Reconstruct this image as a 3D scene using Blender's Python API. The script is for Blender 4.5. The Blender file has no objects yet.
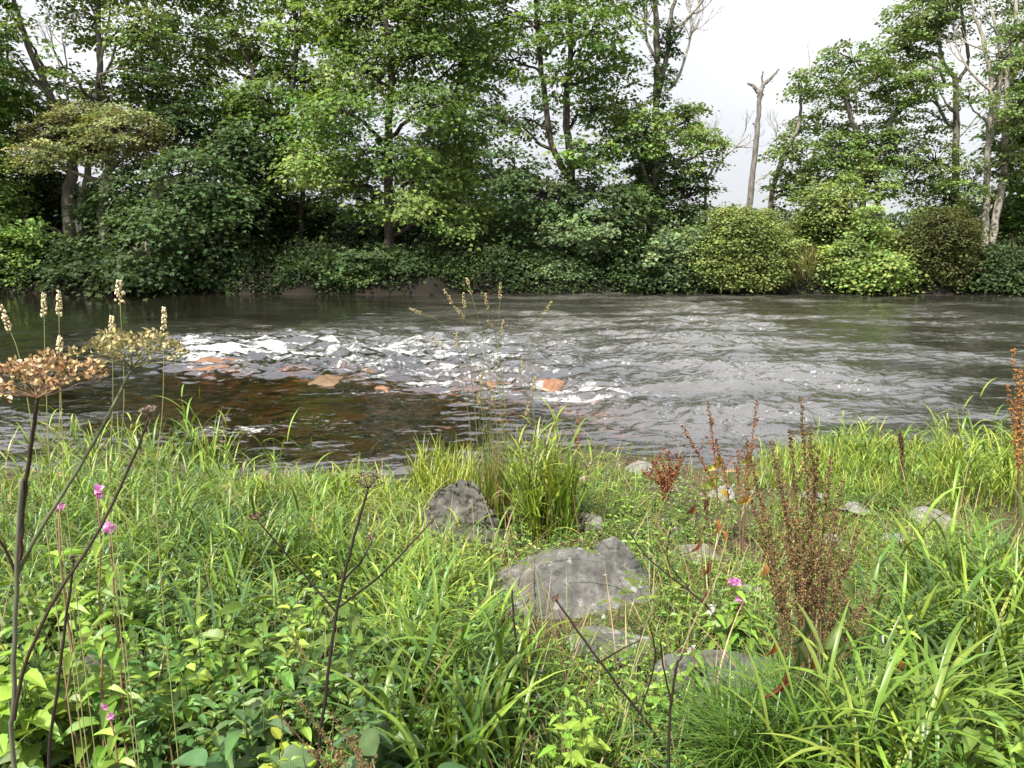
import bpy, math, random
import numpy as np
from math import radians as R
D = bpy.data
SC = bpy.context.scene
COL = SC.collection

# ------------------------------------------------------------------ camera, sky, sun, exposure
CAMZ, PITCH, FPX = 2.3, 11.3, 773.0
cam = D.cameras.new('camera'); cam.lens = FPX / 1024 * 36; cam.sensor_width = 36
cam.clip_start = 0.05; cam.clip_end = 5000
camo = D.objects.new('camera', cam); COL.objects.link(camo)
camo.location = (0, 0, CAMZ); camo.rotation_euler = (R(90 - PITCH), 0, 0)
SC.camera = camo

SUN_EL, SUN_AZ = R(52), R(215)          # azimuth clockwise from +Y
world = D.worlds.new('World'); SC.world = world; world.use_nodes = True
nt = world.node_tree; nt.nodes.clear()
wo = nt.nodes.new('ShaderNodeOutputWorld'); bg = nt.nodes.new('ShaderNodeBackground')
sky = nt.nodes.new('ShaderNodeTexSky'); sky.sky_type = 'NISHITA'; sky.sun_disc = False
sky.sun_elevation = SUN_EL; sky.sun_rotation = SUN_AZ; sky.dust_density = 4
hs = nt.nodes.new('ShaderNodeHueSaturation'); hs.inputs['Saturation'].default_value = 0.3
cn = nt.nodes.new('ShaderNodeTexNoise'); cn.inputs['Scale'].default_value = 2.2; cn.inputs['Detail'].default_value = 6
cr = nt.nodes.new('ShaderNodeValToRGB')
cr.color_ramp.elements[0].position = .3; cr.color_ramp.elements[0].color = (8.3, 8.6, 9.2, 1)
cr.color_ramp.elements[1].position = .7; cr.color_ramp.elements[1].color = (11.5, 11.6, 11.8, 1)
mx = nt.nodes.new('ShaderNodeMix'); mx.data_type = 'RGBA'; mx.inputs[0].default_value = .8
tc = nt.nodes.new('ShaderNodeTexCoord')
nt.links.new(tc.outputs['Generated'], cn.inputs['Vector'])
nt.links.new(sky.outputs[0], hs.inputs['Color']); nt.links.new(cn.outputs[0], cr.inputs[0])
nt.links.new(hs.outputs[0], mx.inputs[6]); nt.links.new(cr.outputs[0], mx.inputs[7])
sxz = nt.nodes.new('ShaderNodeSeparateXYZ'); nt.links.new(tc.outputs['Generated'], sxz.inputs[0])
gr = nt.nodes.new('ShaderNodeMapRange'); gr.inputs[3].default_value = .57; gr.inputs[4].default_value = 1.3   # overcast sky: brighter overhead
nt.links.new(sxz.outputs[2], gr.inputs[0])
gs = nt.nodes.new('ShaderNodeVectorMath'); gs.operation = 'SCALE'; nt.links.new(mx.outputs[2], gs.inputs[0]); nt.links.new(gr.outputs[0], gs.inputs['Scale'])
nt.links.new(gs.outputs[0], bg.inputs['Color']); bg.inputs['Strength'].default_value = .092
nt.links.new(bg.outputs[0], wo.inputs[0])

sl = D.lights.new('sun', 'SUN'); sl.energy = 5; sl.angle = R(2.5); sl.color = (1, .96, .88)
so = D.objects.new('sun', sl); COL.objects.link(so)
so.rotation_euler = (R(90) - SUN_EL, 0, math.pi - SUN_AZ)
so.location = (-10, -10, 40)

SC.view_settings.view_transform = 'Standard'; SC.view_settings.look = 'None'
SC.view_settings.exposure = 0.9; SC.view_settings.gamma = 1
SC.render.engine = 'CYCLES'
SC.cycles.use_denoising = True
SC.cycles.max_bounces = 7; SC.cycles.diffuse_bounces = 2; SC.cycles.glossy_bounces = 3
SC.cycles.transmission_bounces = 3; SC.cycles.transparent_max_bounces = 6

# ------------------------------------------------------------------ helpers
cp, sp = math.cos(R(PITCH)), math.sin(R(PITCH))
def ray(px, py):
    a, b = (px - 512) / FPX, -(py - 384) / FPX
    return np.array([a, cp + b * sp, -sp + b * cp])
def at(px, py, Y):
    d = ray(px, py); t = Y / d[1]
    return np.array([d[0] * t, Y, CAMZ + d[2] * t])
def project(x, y, z):
    dz = z - CAMZ
    f = y * cp - dz * sp
    f = np.maximum(f, .05)
    return 512 + FPX * x / f, 384 - FPX * (y * sp + dz * cp) / f

def _h(ix, iy, s):
    n = (ix.astype(np.int64) * 374761393 + iy.astype(np.int64) * 668265263 + s * 1442695041) & 0xffffffff
    n = ((n ^ (n >> 13)) * 1274126177) & 0xffffffff
    return ((n ^ (n >> 16)) & 0xffffffff) / 4294967296.0
def noise(x, y, s=0):
    ix, iy = np.floor(x), np.floor(y); fx, fy = x - ix, y - iy
    def g(a, b):
        t = _h(ix + a, iy + b, s) * 2 * np.pi
        return np.cos(t) * (fx - a) + np.sin(t) * (fy - b)
    u, v = fx**3 * (fx * (fx * 6 - 15) + 10), fy**3 * (fy * (fy * 6 - 15) + 10)
    return ((g(0, 0) * (1 - u) + g(1, 0) * u) * (1 - v) + (g(0, 1) * (1 - u) + g(1, 1) * u) * v) * 1.5
def fbm(x, y, s=0, o=4):
    r = 0; a = 1.
    for i in range(o):
        r = r + a * noise(x * 2**i, y * 2**i, s + i * 17); a *= .5
    return r
def ss(a, b, x):
    t = np.clip((x - a) / (b - a), 0, 1); return t * t * (3 - 2 * t)

# height of the land, river bed included
def yw(x):   # near water line
    return 7.15 + .35 * np.sin(x * .9 + .6) + .75 * ss(1.8, 3.4, x) - .3 * ss(-2.5, -4.5, x) + .25 * np.sin(x * 2.3)
def ground(x, y):
    x = np.asarray(x, float); y = np.asarray(y, float)
    d = yw(x) - y
    near = np.where(d > 0, .118 * d + .10 * ss(0, .5, d), np.maximum(.16 * d, -.55))
    near = near + ss(-.2, .8, d) * (.05 * fbm(x * .9, y * .9, 3) + .018 * fbm(x * 5, y * 5, 5, 3))
    near = np.where(d > 8, np.minimum(near, 1.1), near)
    bed = .06 * fbm(x * .8, y * .8, 9, 3) * ss(0, -1.5, d)
    shelf = np.exp(-(np.abs((x + 1.7) / 5.3) ** 4 + np.abs((y - 11.2) / 2.9) ** 4))
    near = np.maximum(near, near * (1 - shelf) + shelf * (-.13 + .05 * fbm(x * 1.1, y * 1.6, 13, 3))) * (d < 0) + near * (d >= 0)
    e = y - (28.5 + .35 * np.sin(x * .35) + .25 * np.sin(x * 1.1 + 2) + .22 * np.sin(x * 2.7))
    far = -.55 + 1.35 * ss(-.9, .8, e) + .9 * ss(.5, 4.5, e) + .35 * ss(5, 30, e) + .12 * fbm(x * .5, y * .5, 21, 3) * ss(0, 2, e)
    return np.where(e > -1, np.maximum(far, near + bed), near + bed)
_tx = np.arange(-14, 14, .04); _ty = np.arange(-1, 10.5, .04); _tab = ground(*np.meshgrid(_tx, _ty))
def gfast(x, y):
    fx = np.clip((x + 14) / .04, 0, len(_tx) - 1.001); fy = np.clip((y + 1) / .04, 0, len(_ty) - 1.001)
    ix, iy = fx.astype(int), fy.astype(int); u, v = fx - ix, fy - iy
    return (_tab[iy, ix] * (1 - u) + _tab[iy, ix + 1] * u) * (1 - v) + (_tab[iy + 1, ix] * (1 - u) + _tab[iy + 1, ix + 1] * u) * v
def G(x, y): return float(ground(x, y))
_ys = np.linspace(.9, 9, 500)
def onv(px, py):   # where the ray through a picture point meets the near bank (planting plan)
    a, b = (px - 512) / FPX, -(py - 384) / FPX
    d0, d1, d2 = a, cp + b * sp, -sp + b * cp
    t = _ys[None, :] / d1[:, None]
    x = d0[:, None] * t; z = CAMZ + d2[:, None] * t
    hit = z <= gfast(x, _ys[None, :] + 0 * x)
    k = np.where(hit.any(1), hit.argmax(1), len(_ys) - 1)
    y = _ys[k]; x = x[np.arange(len(k)), k]
    j = (_h(np.arange(len(k)), k, 3) - .5) * .016 if len(k) > 1 else 0
    return x, y + j, gfast(x, y + j)
def on(px, py):
    x, y, z = onv(np.array([float(px)]), np.array([float(py)])); return np.array([x[0], y[0], z[0]])

class MB:
    def __init__(s): s.v = []; s.f = {3: [], 4: []}; s.c = []; s.n = 0
    def add(s, V, Fs, C):
        V = np.asarray(V, float).reshape(-1, 3)
        if len(V) == 0: return
        C = np.broadcast_to(np.asarray(C, float), (len(V), 3))
        s.v.append(V); s.c.append(C)
        for F in Fs:
            F = np.asarray(F, int)
            if F.size: s.f[F.shape[-1]].append(F.reshape(-1, F.shape[-1]) + s.n)
        s.n += len(V)
    def build(s, name, mat, parent=None, smooth=True):
        m = D.meshes.new(name)
        V = np.concatenate(s.v); C = np.concatenate(s.c)
        L = []; tot = []
        for k in (3, 4):
            if s.f[k]:
                F = np.concatenate(s.f[k]); L.append(F.ravel()); tot.append(np.full(len(F), k))
        L = np.concatenate(L); tot = np.concatenate(tot)
        m.vertices.add(len(V)); m.vertices.foreach_set('co', V.astype(np.float32).ravel())
        m.loops.add(len(L)); m.loops.foreach_set('vertex_index', L.astype(np.int32))
        m.polygons.add(len(tot))
        st = np.concatenate([[0], np.cumsum(tot)[:-1]])
        m.polygons.foreach_set('loop_start', st.astype(np.int32))
        m.polygons.foreach_set('use_smooth', np.full(len(tot), smooth))
        m.update(calc_edges=True)
        a = m.color_attributes.new('col', 'FLOAT_COLOR', 'POINT')
        a.data.foreach_set('color', np.concatenate([C, np.ones((len(C), 1))], 1).astype(np.float32).ravel())
        m.materials.append(mat); m.validate()
        o = D.objects.new(name, m); COL.objects.link(o)
        if parent is not None:
            o.parent = parent; o.matrix_parent_inverse = parent.matrix_basis.inverted()
        return o
def empty(name, loc):
    o = D.objects.new(name, None); COL.objects.link(o); o.location = [float(q) for q in loc]; o.empty_display_size = .2
    return o
def tag(o, label=None, cat=None, group=None, kind=None):
    if label: o['label'] = label
    if cat: o['category'] = cat
    if group: o['group'] = group
    if kind: o['kind'] = kind
    return o
def nrm(a): return a / np.maximum(np.linalg.norm(a, axis=-1, keepdims=True), 1e-9)

def tube(mb, P, Rr, col, n=6, cap=True):
    P = np.asarray(P, float); k = len(P); Rr = np.broadcast_to(np.asarray(Rr, float), (k,))
    T = nrm(np.gradient(P, axis=0))
    up = np.array([0, 0, 1.]) if abs(T[0][2]) < .9 else np.array([1., 0, 0])
    A = nrm(np.cross(T, up)); B = np.cross(T, A)
    th = np.linspace(0, 2 * np.pi, n, endpoint=False)
    V = P[:, None] + Rr[:, None, None] * (np.cos(th)[None, :, None] * A[:, None] + np.sin(th)[None, :, None] * B[:, None])
    i = np.arange(k - 1)[:, None] * n; j = np.arange(n)[None]; j2 = (j + 1) % n
    F = np.stack([i + j, i + j2, i + n + j2, i + n + j], -1).reshape(-1, 4)
    V = V.reshape(-1, 3); Fs = [F]
    if cap:
        V = np.concatenate([V, P[-1:] + T[-1] * Rr[-1] * .5])
        b = (k - 1) * n; Fs.append(np.stack([b + np.arange(n), b + (np.arange(n) + 1) % n, np.full(n, k * n)], -1))
    mb.add(V, Fs, col)
def smooth_path(pts, m=6):
    P = np.asarray(pts, float)
    if len(P) < 3: m = max(m, 2)
    Q = np.vstack([2 * P[0] - P[1], P, 2 * P[-1] - P[-2]]); out = []
    for i in range(1, len(Q) - 2):
        for t in np.linspace(0, 1, m, endpoint=False):
            a, b, c, d = Q[i-1], Q[i], Q[i+1], Q[i+2]
            out.append(.5 * (2*b + (c-a)*t + (2*a-5*b+4*c-d)*t*t + (3*b-a-3*c+d)*t**3))
    out.append(P[-1]); return np.array(out)
def wob(p0, p1, n, amp, rng, sag=0):
    t = np.linspace(0, 1, n)[:, None]; P = p0 + (p1 - p0) * t
    L = np.linalg.norm(p1 - p0)
    off = np.cumsum(rng.normal(0, 1, (n, 3)), 0); off -= off[0] + (off[-1] - off[0]) * t
    P = P + off * amp * L / math.sqrt(n) + np.array([0, 0, 1]) * (sag * L * 4 * t * (1 - t))
    return P

# leaf patterns : u along, v across, w up, colour factor (paler midrib)
def pat_simple():
    return (np.array([[0,0,0],[.25,-.5,.1],[.7,-.36,.06],[1,0,-.1],[.7,.36,.06],[.25,.5,.1]]), [np.array([[0,1,2,3],[0,3,4,5]])], np.ones(6))
def pat_lobed():
    V = np.array([[0,0,0],[.05,-.42,.05],[.28,-.33,.06],[.45,-.6,.0],[.62,-.22,.05],[1,0,-.12],[.62,.22,.05],[.45,.6,0],[.28,.33,.06],[.05,.42,.05]])
    return (V, [np.array([[0,1,2],[0,8,9]]), np.array([[0,2,3,4],[0,4,5,6],[0,6,7,8]])], np.ones(10))
def pat_ovate(teeth=True, n=9, wpos=.35, droop=.35):
    V = []; c = []
    for i in range(n):
        t = i / (n - 1)
        w = .5 * (math.sin(math.pi * min(1, t ** (math.log(.5) / math.log(wpos)))) ** .8 if 0 < t < 1 else .0)
        if teeth and i % 2 == 0 and 0 < i < n - 1: w *= .86
        zz = -droop * t * t
        V += [[t, -w, zz + w * .35], [t, 0, zz], [t, w, zz + w * .35]]; c += [1, 1.25, 1]
    F = []
    for i in range(n - 1):
        a = i * 3; F += [[a, a+1, a+4, a+3], [a+1, a+2, a+5, a+4]]
    return (np.array(V), [np.array(F)], np.array(c))
P_S, P_L, P_O, P_OS = pat_simple(), pat_lobed(), pat_ovate(), pat_ovate(False, 6, .4, .3)
P_BL = pat_ovate(False, 7, .45, .6)
def stamp(mb, pat, pos, axis, normal, L, W, col):
    PV, PF, pc = pat
    pos = np.asarray(pos, float).reshape(-1, 3); N = len(pos)
    if N == 0: return
    a = nrm(np.broadcast_to(axis, (N, 3))); n = np.broadcast_to(normal, (N, 3))
    s = nrm(np.cross(n, a)); n = np.cross(a, s)
    L = np.broadcast_to(L, (N,)); W = np.broadcast_to(W, (N,))
    V = pos[:, None] + a[:, None] * (PV[None, :, 0:1] * L[:, None, None]) + s[:, None] * (PV[None, :, 1:2] * W[:, None, None]) + n[:, None] * (PV[None, :, 2:3] * L[:, None, None])
    k = len(PV); off = (np.arange(N) * k)[:, None, None]
    C = np.broadcast_to(col, (N, 3))[:, None] * pc[None, :, None]
    mb.add(V.reshape(-1, 3), [(F[None] + off).reshape(-1, F.shape[-1]) for F in PF], np.broadcast_to(C, (N, k, 3)).reshape(-1, 3))
def pick(rng, pal, n, jit=.16):
    pal = np.asarray(pal, float)
    c = pal[rng.integers(0, len(pal), n)]
    return c * (1 + rng.normal(0, jit, (n, 1))).clip(.5, 1.6) * (1 + rng.normal(0, .05, (n, 3)))
def blades(mb, base, head, length, lean, curl, width, col, segs=6, fold=.25, tip=None, power=1.3):
    base = np.asarray(base, float).reshape(-1, 3); N = len(base)
    f = lambda q: np.broadcast_to(np.asarray(q, float), (N,))
    head, length, lean, curl, width = map(f, (head, length, lean, curl, width))
    H = np.stack([np.cos(head), np.sin(head), 0 * head], 1); S = np.stack([-np.sin(head), np.cos(head), 0 * head], 1)
    p = base.copy(); V = np.zeros((N, segs + 1, 3, 3)); Z = np.array([0, 0, 1.])
    for i in range(segs + 1):
        t = i / segs
        th = lean + curl * t ** power
        dirv = H * np.sin(th)[:, None] + Z * np.cos(th)[:, None]
        up = -H * np.cos(th)[:, None] + Z * np.sin(th)[:, None]
        w = (width * (.55 + 1.2 * t if t < .35 else 1) * (1 - max(0, (t - .3) / .7) ** 1.8) * .5)[:, None]
        V[:, i, 0] = p - S * w + up * w * fold; V[:, i, 1] = p; V[:, i, 2] = p + S * w + up * w * fold
        p = p + dirv * (length / segs)[:, None]
    k = (segs + 1) * 3; F = []
    for i in range(segs):
        a = i * 3; F += [[a, a+1, a+4, a+3], [a+1, a+2, a+5, a+4]]
    F = (np.array(F)[None] + (np.arange(N) * k)[:, None, None]).reshape(-1, 4)
    C = np.broadcast_to(col, (N, 3))[:, None] * np.ones((1, k, 1))
    if tip is not None:
        tt = (np.repeat(np.arange(segs + 1), 3) / segs)[None, :, None] ** 2
        C = C * (1 - tt * .7) + np.asarray(tip) * tt * .7
    mb.add(V.reshape(-1, 3), [F], C.reshape(-1, 3))
    return V[:, :, 1]

# ------------------------------------------------------------------ materials
def newmat(name):
    m = D.materials.new(name); m.use_nodes = True; t = m.node_tree; t.nodes.clear()
    return m, t, (lambda k, **kw: _mk(t, k, kw)), t.links.new
def _mk(t, k, kw):
    n = t.nodes.new('ShaderNode' + k)
    for a, b in kw.items(): setattr(n, a, b)
    return n
def leaf_mat(name, rough=.45, trans=.35, spec=.35, tint=(1.25, 1.15, .5), var=.25, scale=6):
    m, t, N, K = newmat(name)
    out = N('OutputMaterial'); at_ = N('Attribute', attribute_name='col'); g = N('NewGeometry'); nz = N('TexNoise'); nz.inputs['Scale'].default_value = scale
    K(g.outputs['Position'], nz.inputs['Vector'])
    mr = N('MapRange'); mr.inputs[1].default_value = .3; mr.inputs[2].default_value = .7; mr.inputs[3].default_value = 1 - var; mr.inputs[4].default_value = 1 + var
    K(nz.outputs[0], mr.inputs[0])
    vm = N('VectorMath', operation='SCALE'); K(at_.outputs['Color'], vm.inputs[0]); K(mr.outputs[0], vm.inputs['Scale'])
    p = N('BsdfPrincipled'); p.inputs['Roughness'].default_value = rough; p.inputs['Specular IOR Level'].default_value = spec
    K(vm.outputs[0], p.inputs['Base Color'])
    tr = N('BsdfTranslucent'); v2 = N('VectorMath', operation='MULTIPLY'); v2.inputs[1].default_value = tint
    K(vm.outputs[0], v2.inputs[0]); K(v2.outputs[0], tr.inputs['Color'])
    mi = N('MixShader'); mi.inputs[0].default_value = trans; K(p.outputs[0], mi.inputs[1]); K(tr.outputs[0], mi.inputs[2]); K(mi.outputs[0], out.inputs[0])
    return m
def solid_mat(name, rough=.8, var=.3, scale=20, bump=.3, spec=.3, zs=1.):
    m, t, N, K = newmat(name)
    out = N('OutputMaterial'); at_ = N('Attribute', attribute_name='col'); g = N('NewGeometry'); nz = N('TexNoise'); nz.inputs['Scale'].default_value = scale; nz.inputs['Detail'].default_value = 5
    mp = N('Mapping'); mp.inputs['Scale'].default_value = (1, 1, zs); K(g.outputs['Position'], mp.inputs[0]); K(mp.outputs[0], nz.inputs['Vector'])
    mr = N('MapRange'); mr.inputs[1].default_value = .3; mr.inputs[2].default_value = .7; mr.inputs[3].default_value = 1 - var; mr.inputs[4].default_value = 1 + var
    K(nz.outputs[0], mr.inputs[0])
    vm = N('VectorMath', operation='SCALE'); K(at_.outputs['Color'], vm.inputs[0]); K(mr.outputs[0], vm.inputs['Scale'])
    p = N('BsdfPrincipled'); p.inputs['Roughness'].default_value = rough; p.inputs['Specular IOR Level'].default_value = spec
    b = N('Bump'); b.inputs['Strength'].default_value = bump; b.inputs['Distance'].default_value = .02; K(nz.outputs[0], b.inputs['Height']); K(b.outputs[0], p.inputs['Normal'])
    K(vm.outputs[0], p.inputs['Base Color']); K(p.outputs[0], out.inputs[0])
    return m
M_TREELEAF = leaf_mat('tree_leaves', .5, .36, .25, scale=1.2, var=.22)
M_NEARLEAF = leaf_mat('herb_leaves', .4, .33, .28, scale=30, var=.12)
M_GRASS = leaf_mat('grass_blades', .33, .28, .32, scale=14, var=.15)
M_DRY = leaf_mat('dry_plant', .8, .15, .15, tint=(1.2, 1, .7), scale=60, var=.3)
M_BARK = solid_mat('bark', .9, .45, 7, .6, .2, .35)
M_STEM = solid_mat('stem', .55, .2, 40, .2, .3, .2)
M_PETAL = leaf_mat('petals', .5, .4, .2, tint=(1.1, .9, 1.1), scale=60, var=.15)
def rock_mat(name, base, base2, moss=0., lichen=.3, wet=.85, red=None, dark=(.05, .048, .04)):
    m, t, N, K = newmat(name)
    out = N('OutputMaterial'); tc = N('TexCoord'); p = N('BsdfPrincipled'); p.inputs['Roughness'].default_value = wet
    def noi(s, d=6, dist=0.):
        n = N('TexNoise'); n.inputs['Scale'].default_value = s; n.inputs['Detail'].default_value = d; n.inputs['Distortion'].default_value = dist
        K(tc.outputs['Object'], n.inputs['Vector']); return n
    def ramp(src, a, b, ca=(0, 0, 0, 1), cb=(1, 1, 1, 1)):
        r = N('ValToRGB'); r.color_ramp.elements[0].position = a; r.color_ramp.elements[1].position = b
        r.color_ramp.elements[0].color = ca; r.color_ramp.elements[1].color = cb; K(src, r.inputs[0]); return r.outputs[0]
    def mix(f, a, b):
        q = N('Mix', data_type='RGBA'); (K(f, q.inputs[0]) if not isinstance(f, float) else setattr(q.inputs[0], 'default_value', f))
        for i, c in ((6, a), (7, b)):
            if isinstance(c, tuple): q.inputs[i].default_value = (*c, 1)
            else: K(c, q.inputs[i])
        return q.outputs[2]
    n1 = noi(9, 10, .3); n2 = noi(45, 8); n3 = noi(17, 6, .5); n4 = noi(110, 4)
    c = mix(ramp(n1.outputs[0], .38, .62), base, base2)
    c = mix(ramp(n2.outputs[0], .45, .62), c, mix(.5, c, dark))
    c = mix(ramp(n3.outputs[0], .60, .66), c, mix(lichen, c, (.5, .5, .45)))
    c = mix(ramp(n4.outputs[0], .58, .64), c, dark)
    if moss:
        g = N('NewGeometry'); sx = N('SeparateXYZ'); K(g.outputs['Normal'], sx.inputs[0])
        ml = N('Math', operation='MULTIPLY'); K(sx.outputs[2], ml.inputs[0]); K(noi(7, 5, .5).outputs[0], ml.inputs[1])
        c = mix(ramp(ml.outputs[0], .62 - moss * .3, .68 - moss * .3), c, (.07, .10, .015))
    K(c, p.inputs['Base Color'])
    b = N('Bump'); b.inputs['Strength'].default_value = .45; b.inputs['Distance'].default_value = .02
    ad = N('Math', operation='ADD'); K(n1.outputs[0], ad.inputs[0]); K(n2.outputs[0], ad.inputs[1]); K(ad.outputs[0], b.inputs['Height'])
    K(b.outputs[0], p.inputs['Normal']); K(p.outputs[0], out.inputs[0])
    return m
M_ROCK = rock_mat('grey_rock', (.05, .048, .043), (.14, .135, .125), .45)
M_ROCKP = rock_mat('pale_rock', (.15, .14, .12), (.28, .265, .24), .35, .25)
M_ROCKD = rock_mat('dark_rock', (.03, .028, .022), (.10, .095, .075), .35, .15)
M_ROCKB = rock_mat('brown_sandstone', (.13, .085, .045), (.22, .13, .07), 0., .05, .35, dark=(.05, .035, .02))
M_ROCKR = rock_mat('red_sandstone', (.19, .09, .045), (.30, .165, .095), 0., .05, .4, dark=(.14, .055, .03))

# ground
def ground_mat():
    m, t, N, K = newmat('earth')
    out = N('OutputMaterial'); p = N('BsdfPrincipled'); p.inputs['Roughness'].default_value = .9; p.inputs['Specular IOR Level'].default_value = .2
    g = N('NewGeometry'); sx = N('SeparateXYZ'); K(g.outputs['Position'], sx.inputs[0])
    def noi(s, d=6):
        n = N('TexNoise'); n.inputs['Scale'].default_value = s; n.inputs['Detail'].default_value = d; K(g.outputs['Position'], n.inputs['Vector']); return n
    def ramp(src, a, b):
        r = N('ValToRGB'); r.color_ramp.elements[0].position = a; r.color_ramp.elements[1].position = b; K(src, r.inputs[0]); return r.outputs[0]
    def mr(src, a, b):
        r = N('MapRange'); r.inputs[1].default_value = a; r.inputs[2].default_value = b; K(src, r.inputs[0]); return r.outputs[0]
    def mix(f, a, b):
        q = N('Mix', data_type='RGBA'); K(f, q.inputs[0])
        for i, c in ((6, a), (7, b)):
            if isinstance(c, tuple): q.inputs[i].default_value = (*c, 1)
            else: K(c, q.inputs[i])
        return q.outputs[2]
    soil = mix(ramp(noi(6).outputs[0], .4, .6), (.03, .022, .012), (.075, .055, .03))
    soil = mix(ramp(noi(2.5).outputs[0], .42, .56), soil, (.045, .065, .015))
    soil = mix(ramp(noi(40, 3).outputs[0], .55, .62), soil, (.13, .10, .06))
    bed = mix(ramp(noi(1.6).outputs[0], .4, .62), (.045, .032, .016), (.14, .085, .045))
    bed = mix(ramp(noi(9).outputs[0], .5, .6), bed, (.03, .02, .01))
    slab = mix(ramp(noi(1.1, 4).outputs[0], .42, .55), (.25, .175, .09), (.42, .27, .14))
    slab = mix(ramp(noi(5, 5).outputs[0], .48, .58), slab, (.06, .042, .02))
    bed = mix(mr(sx.outputs[2], -.28, -.15), bed, slab)
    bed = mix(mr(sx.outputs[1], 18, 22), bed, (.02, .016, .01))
    soil = mix(mr(sx.outputs[1], 20, 24), soil, (.011, .009, .006))  # far bank soil near black, painting the shade under the trees
    field = mix(ramp(noi(.15).outputs[0], .4, .6), (.10, .15, .04), (.20, .20, .08))
    c = mix(mr(sx.outputs[2], -.02, .06), bed, soil)
    c = mix(mr(sx.outputs[1], 32, 36), c, field)
    K(c, p.inputs['Base Color'])
    b = N('Bump'); b.inputs['Strength'].default_value = .6; b.inputs['Distance'].default_value = .03; K(noi(18).outputs[0], b.inputs['Height']); K(b.outputs[0], p.inputs['Normal'])
    K(p.outputs[0], out.inputs[0]); return m
def grid_obj(name, X, Y, Zf, mat):
    xs, ys = np.meshgrid(X, Y); z = Zf(xs, ys); V = np.stack([xs, ys, z], -1).reshape(-1, 3)
    nx, ny = len(X), len(Y); i = np.arange(ny - 1)[:, None] * nx; j = np.arange(nx - 1)[None]
    F = np.stack([i + j, i + j + 1, i + nx + j + 1, i + nx + j], -1).reshape(-1, 4)
    mb = MB(); mb.add(V, [F], (.1, .1, .1)); return mb.build(name, mat)
gx = np.concatenate([-np.geomspace(900, 9, 60), np.arange(-8.7, 8.8, .1), np.geomspace(9, 900, 60)])
gy = np.concatenate([[-400, -80, -30, -12, -5, -2], np.arange(-1, 10, .08), np.arange(10, 40, .35), np.geomspace(41, 2500, 40)])
ground_o = tag(grid_obj('ground', gx, gy, ground, ground_mat()), kind='structure')

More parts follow.
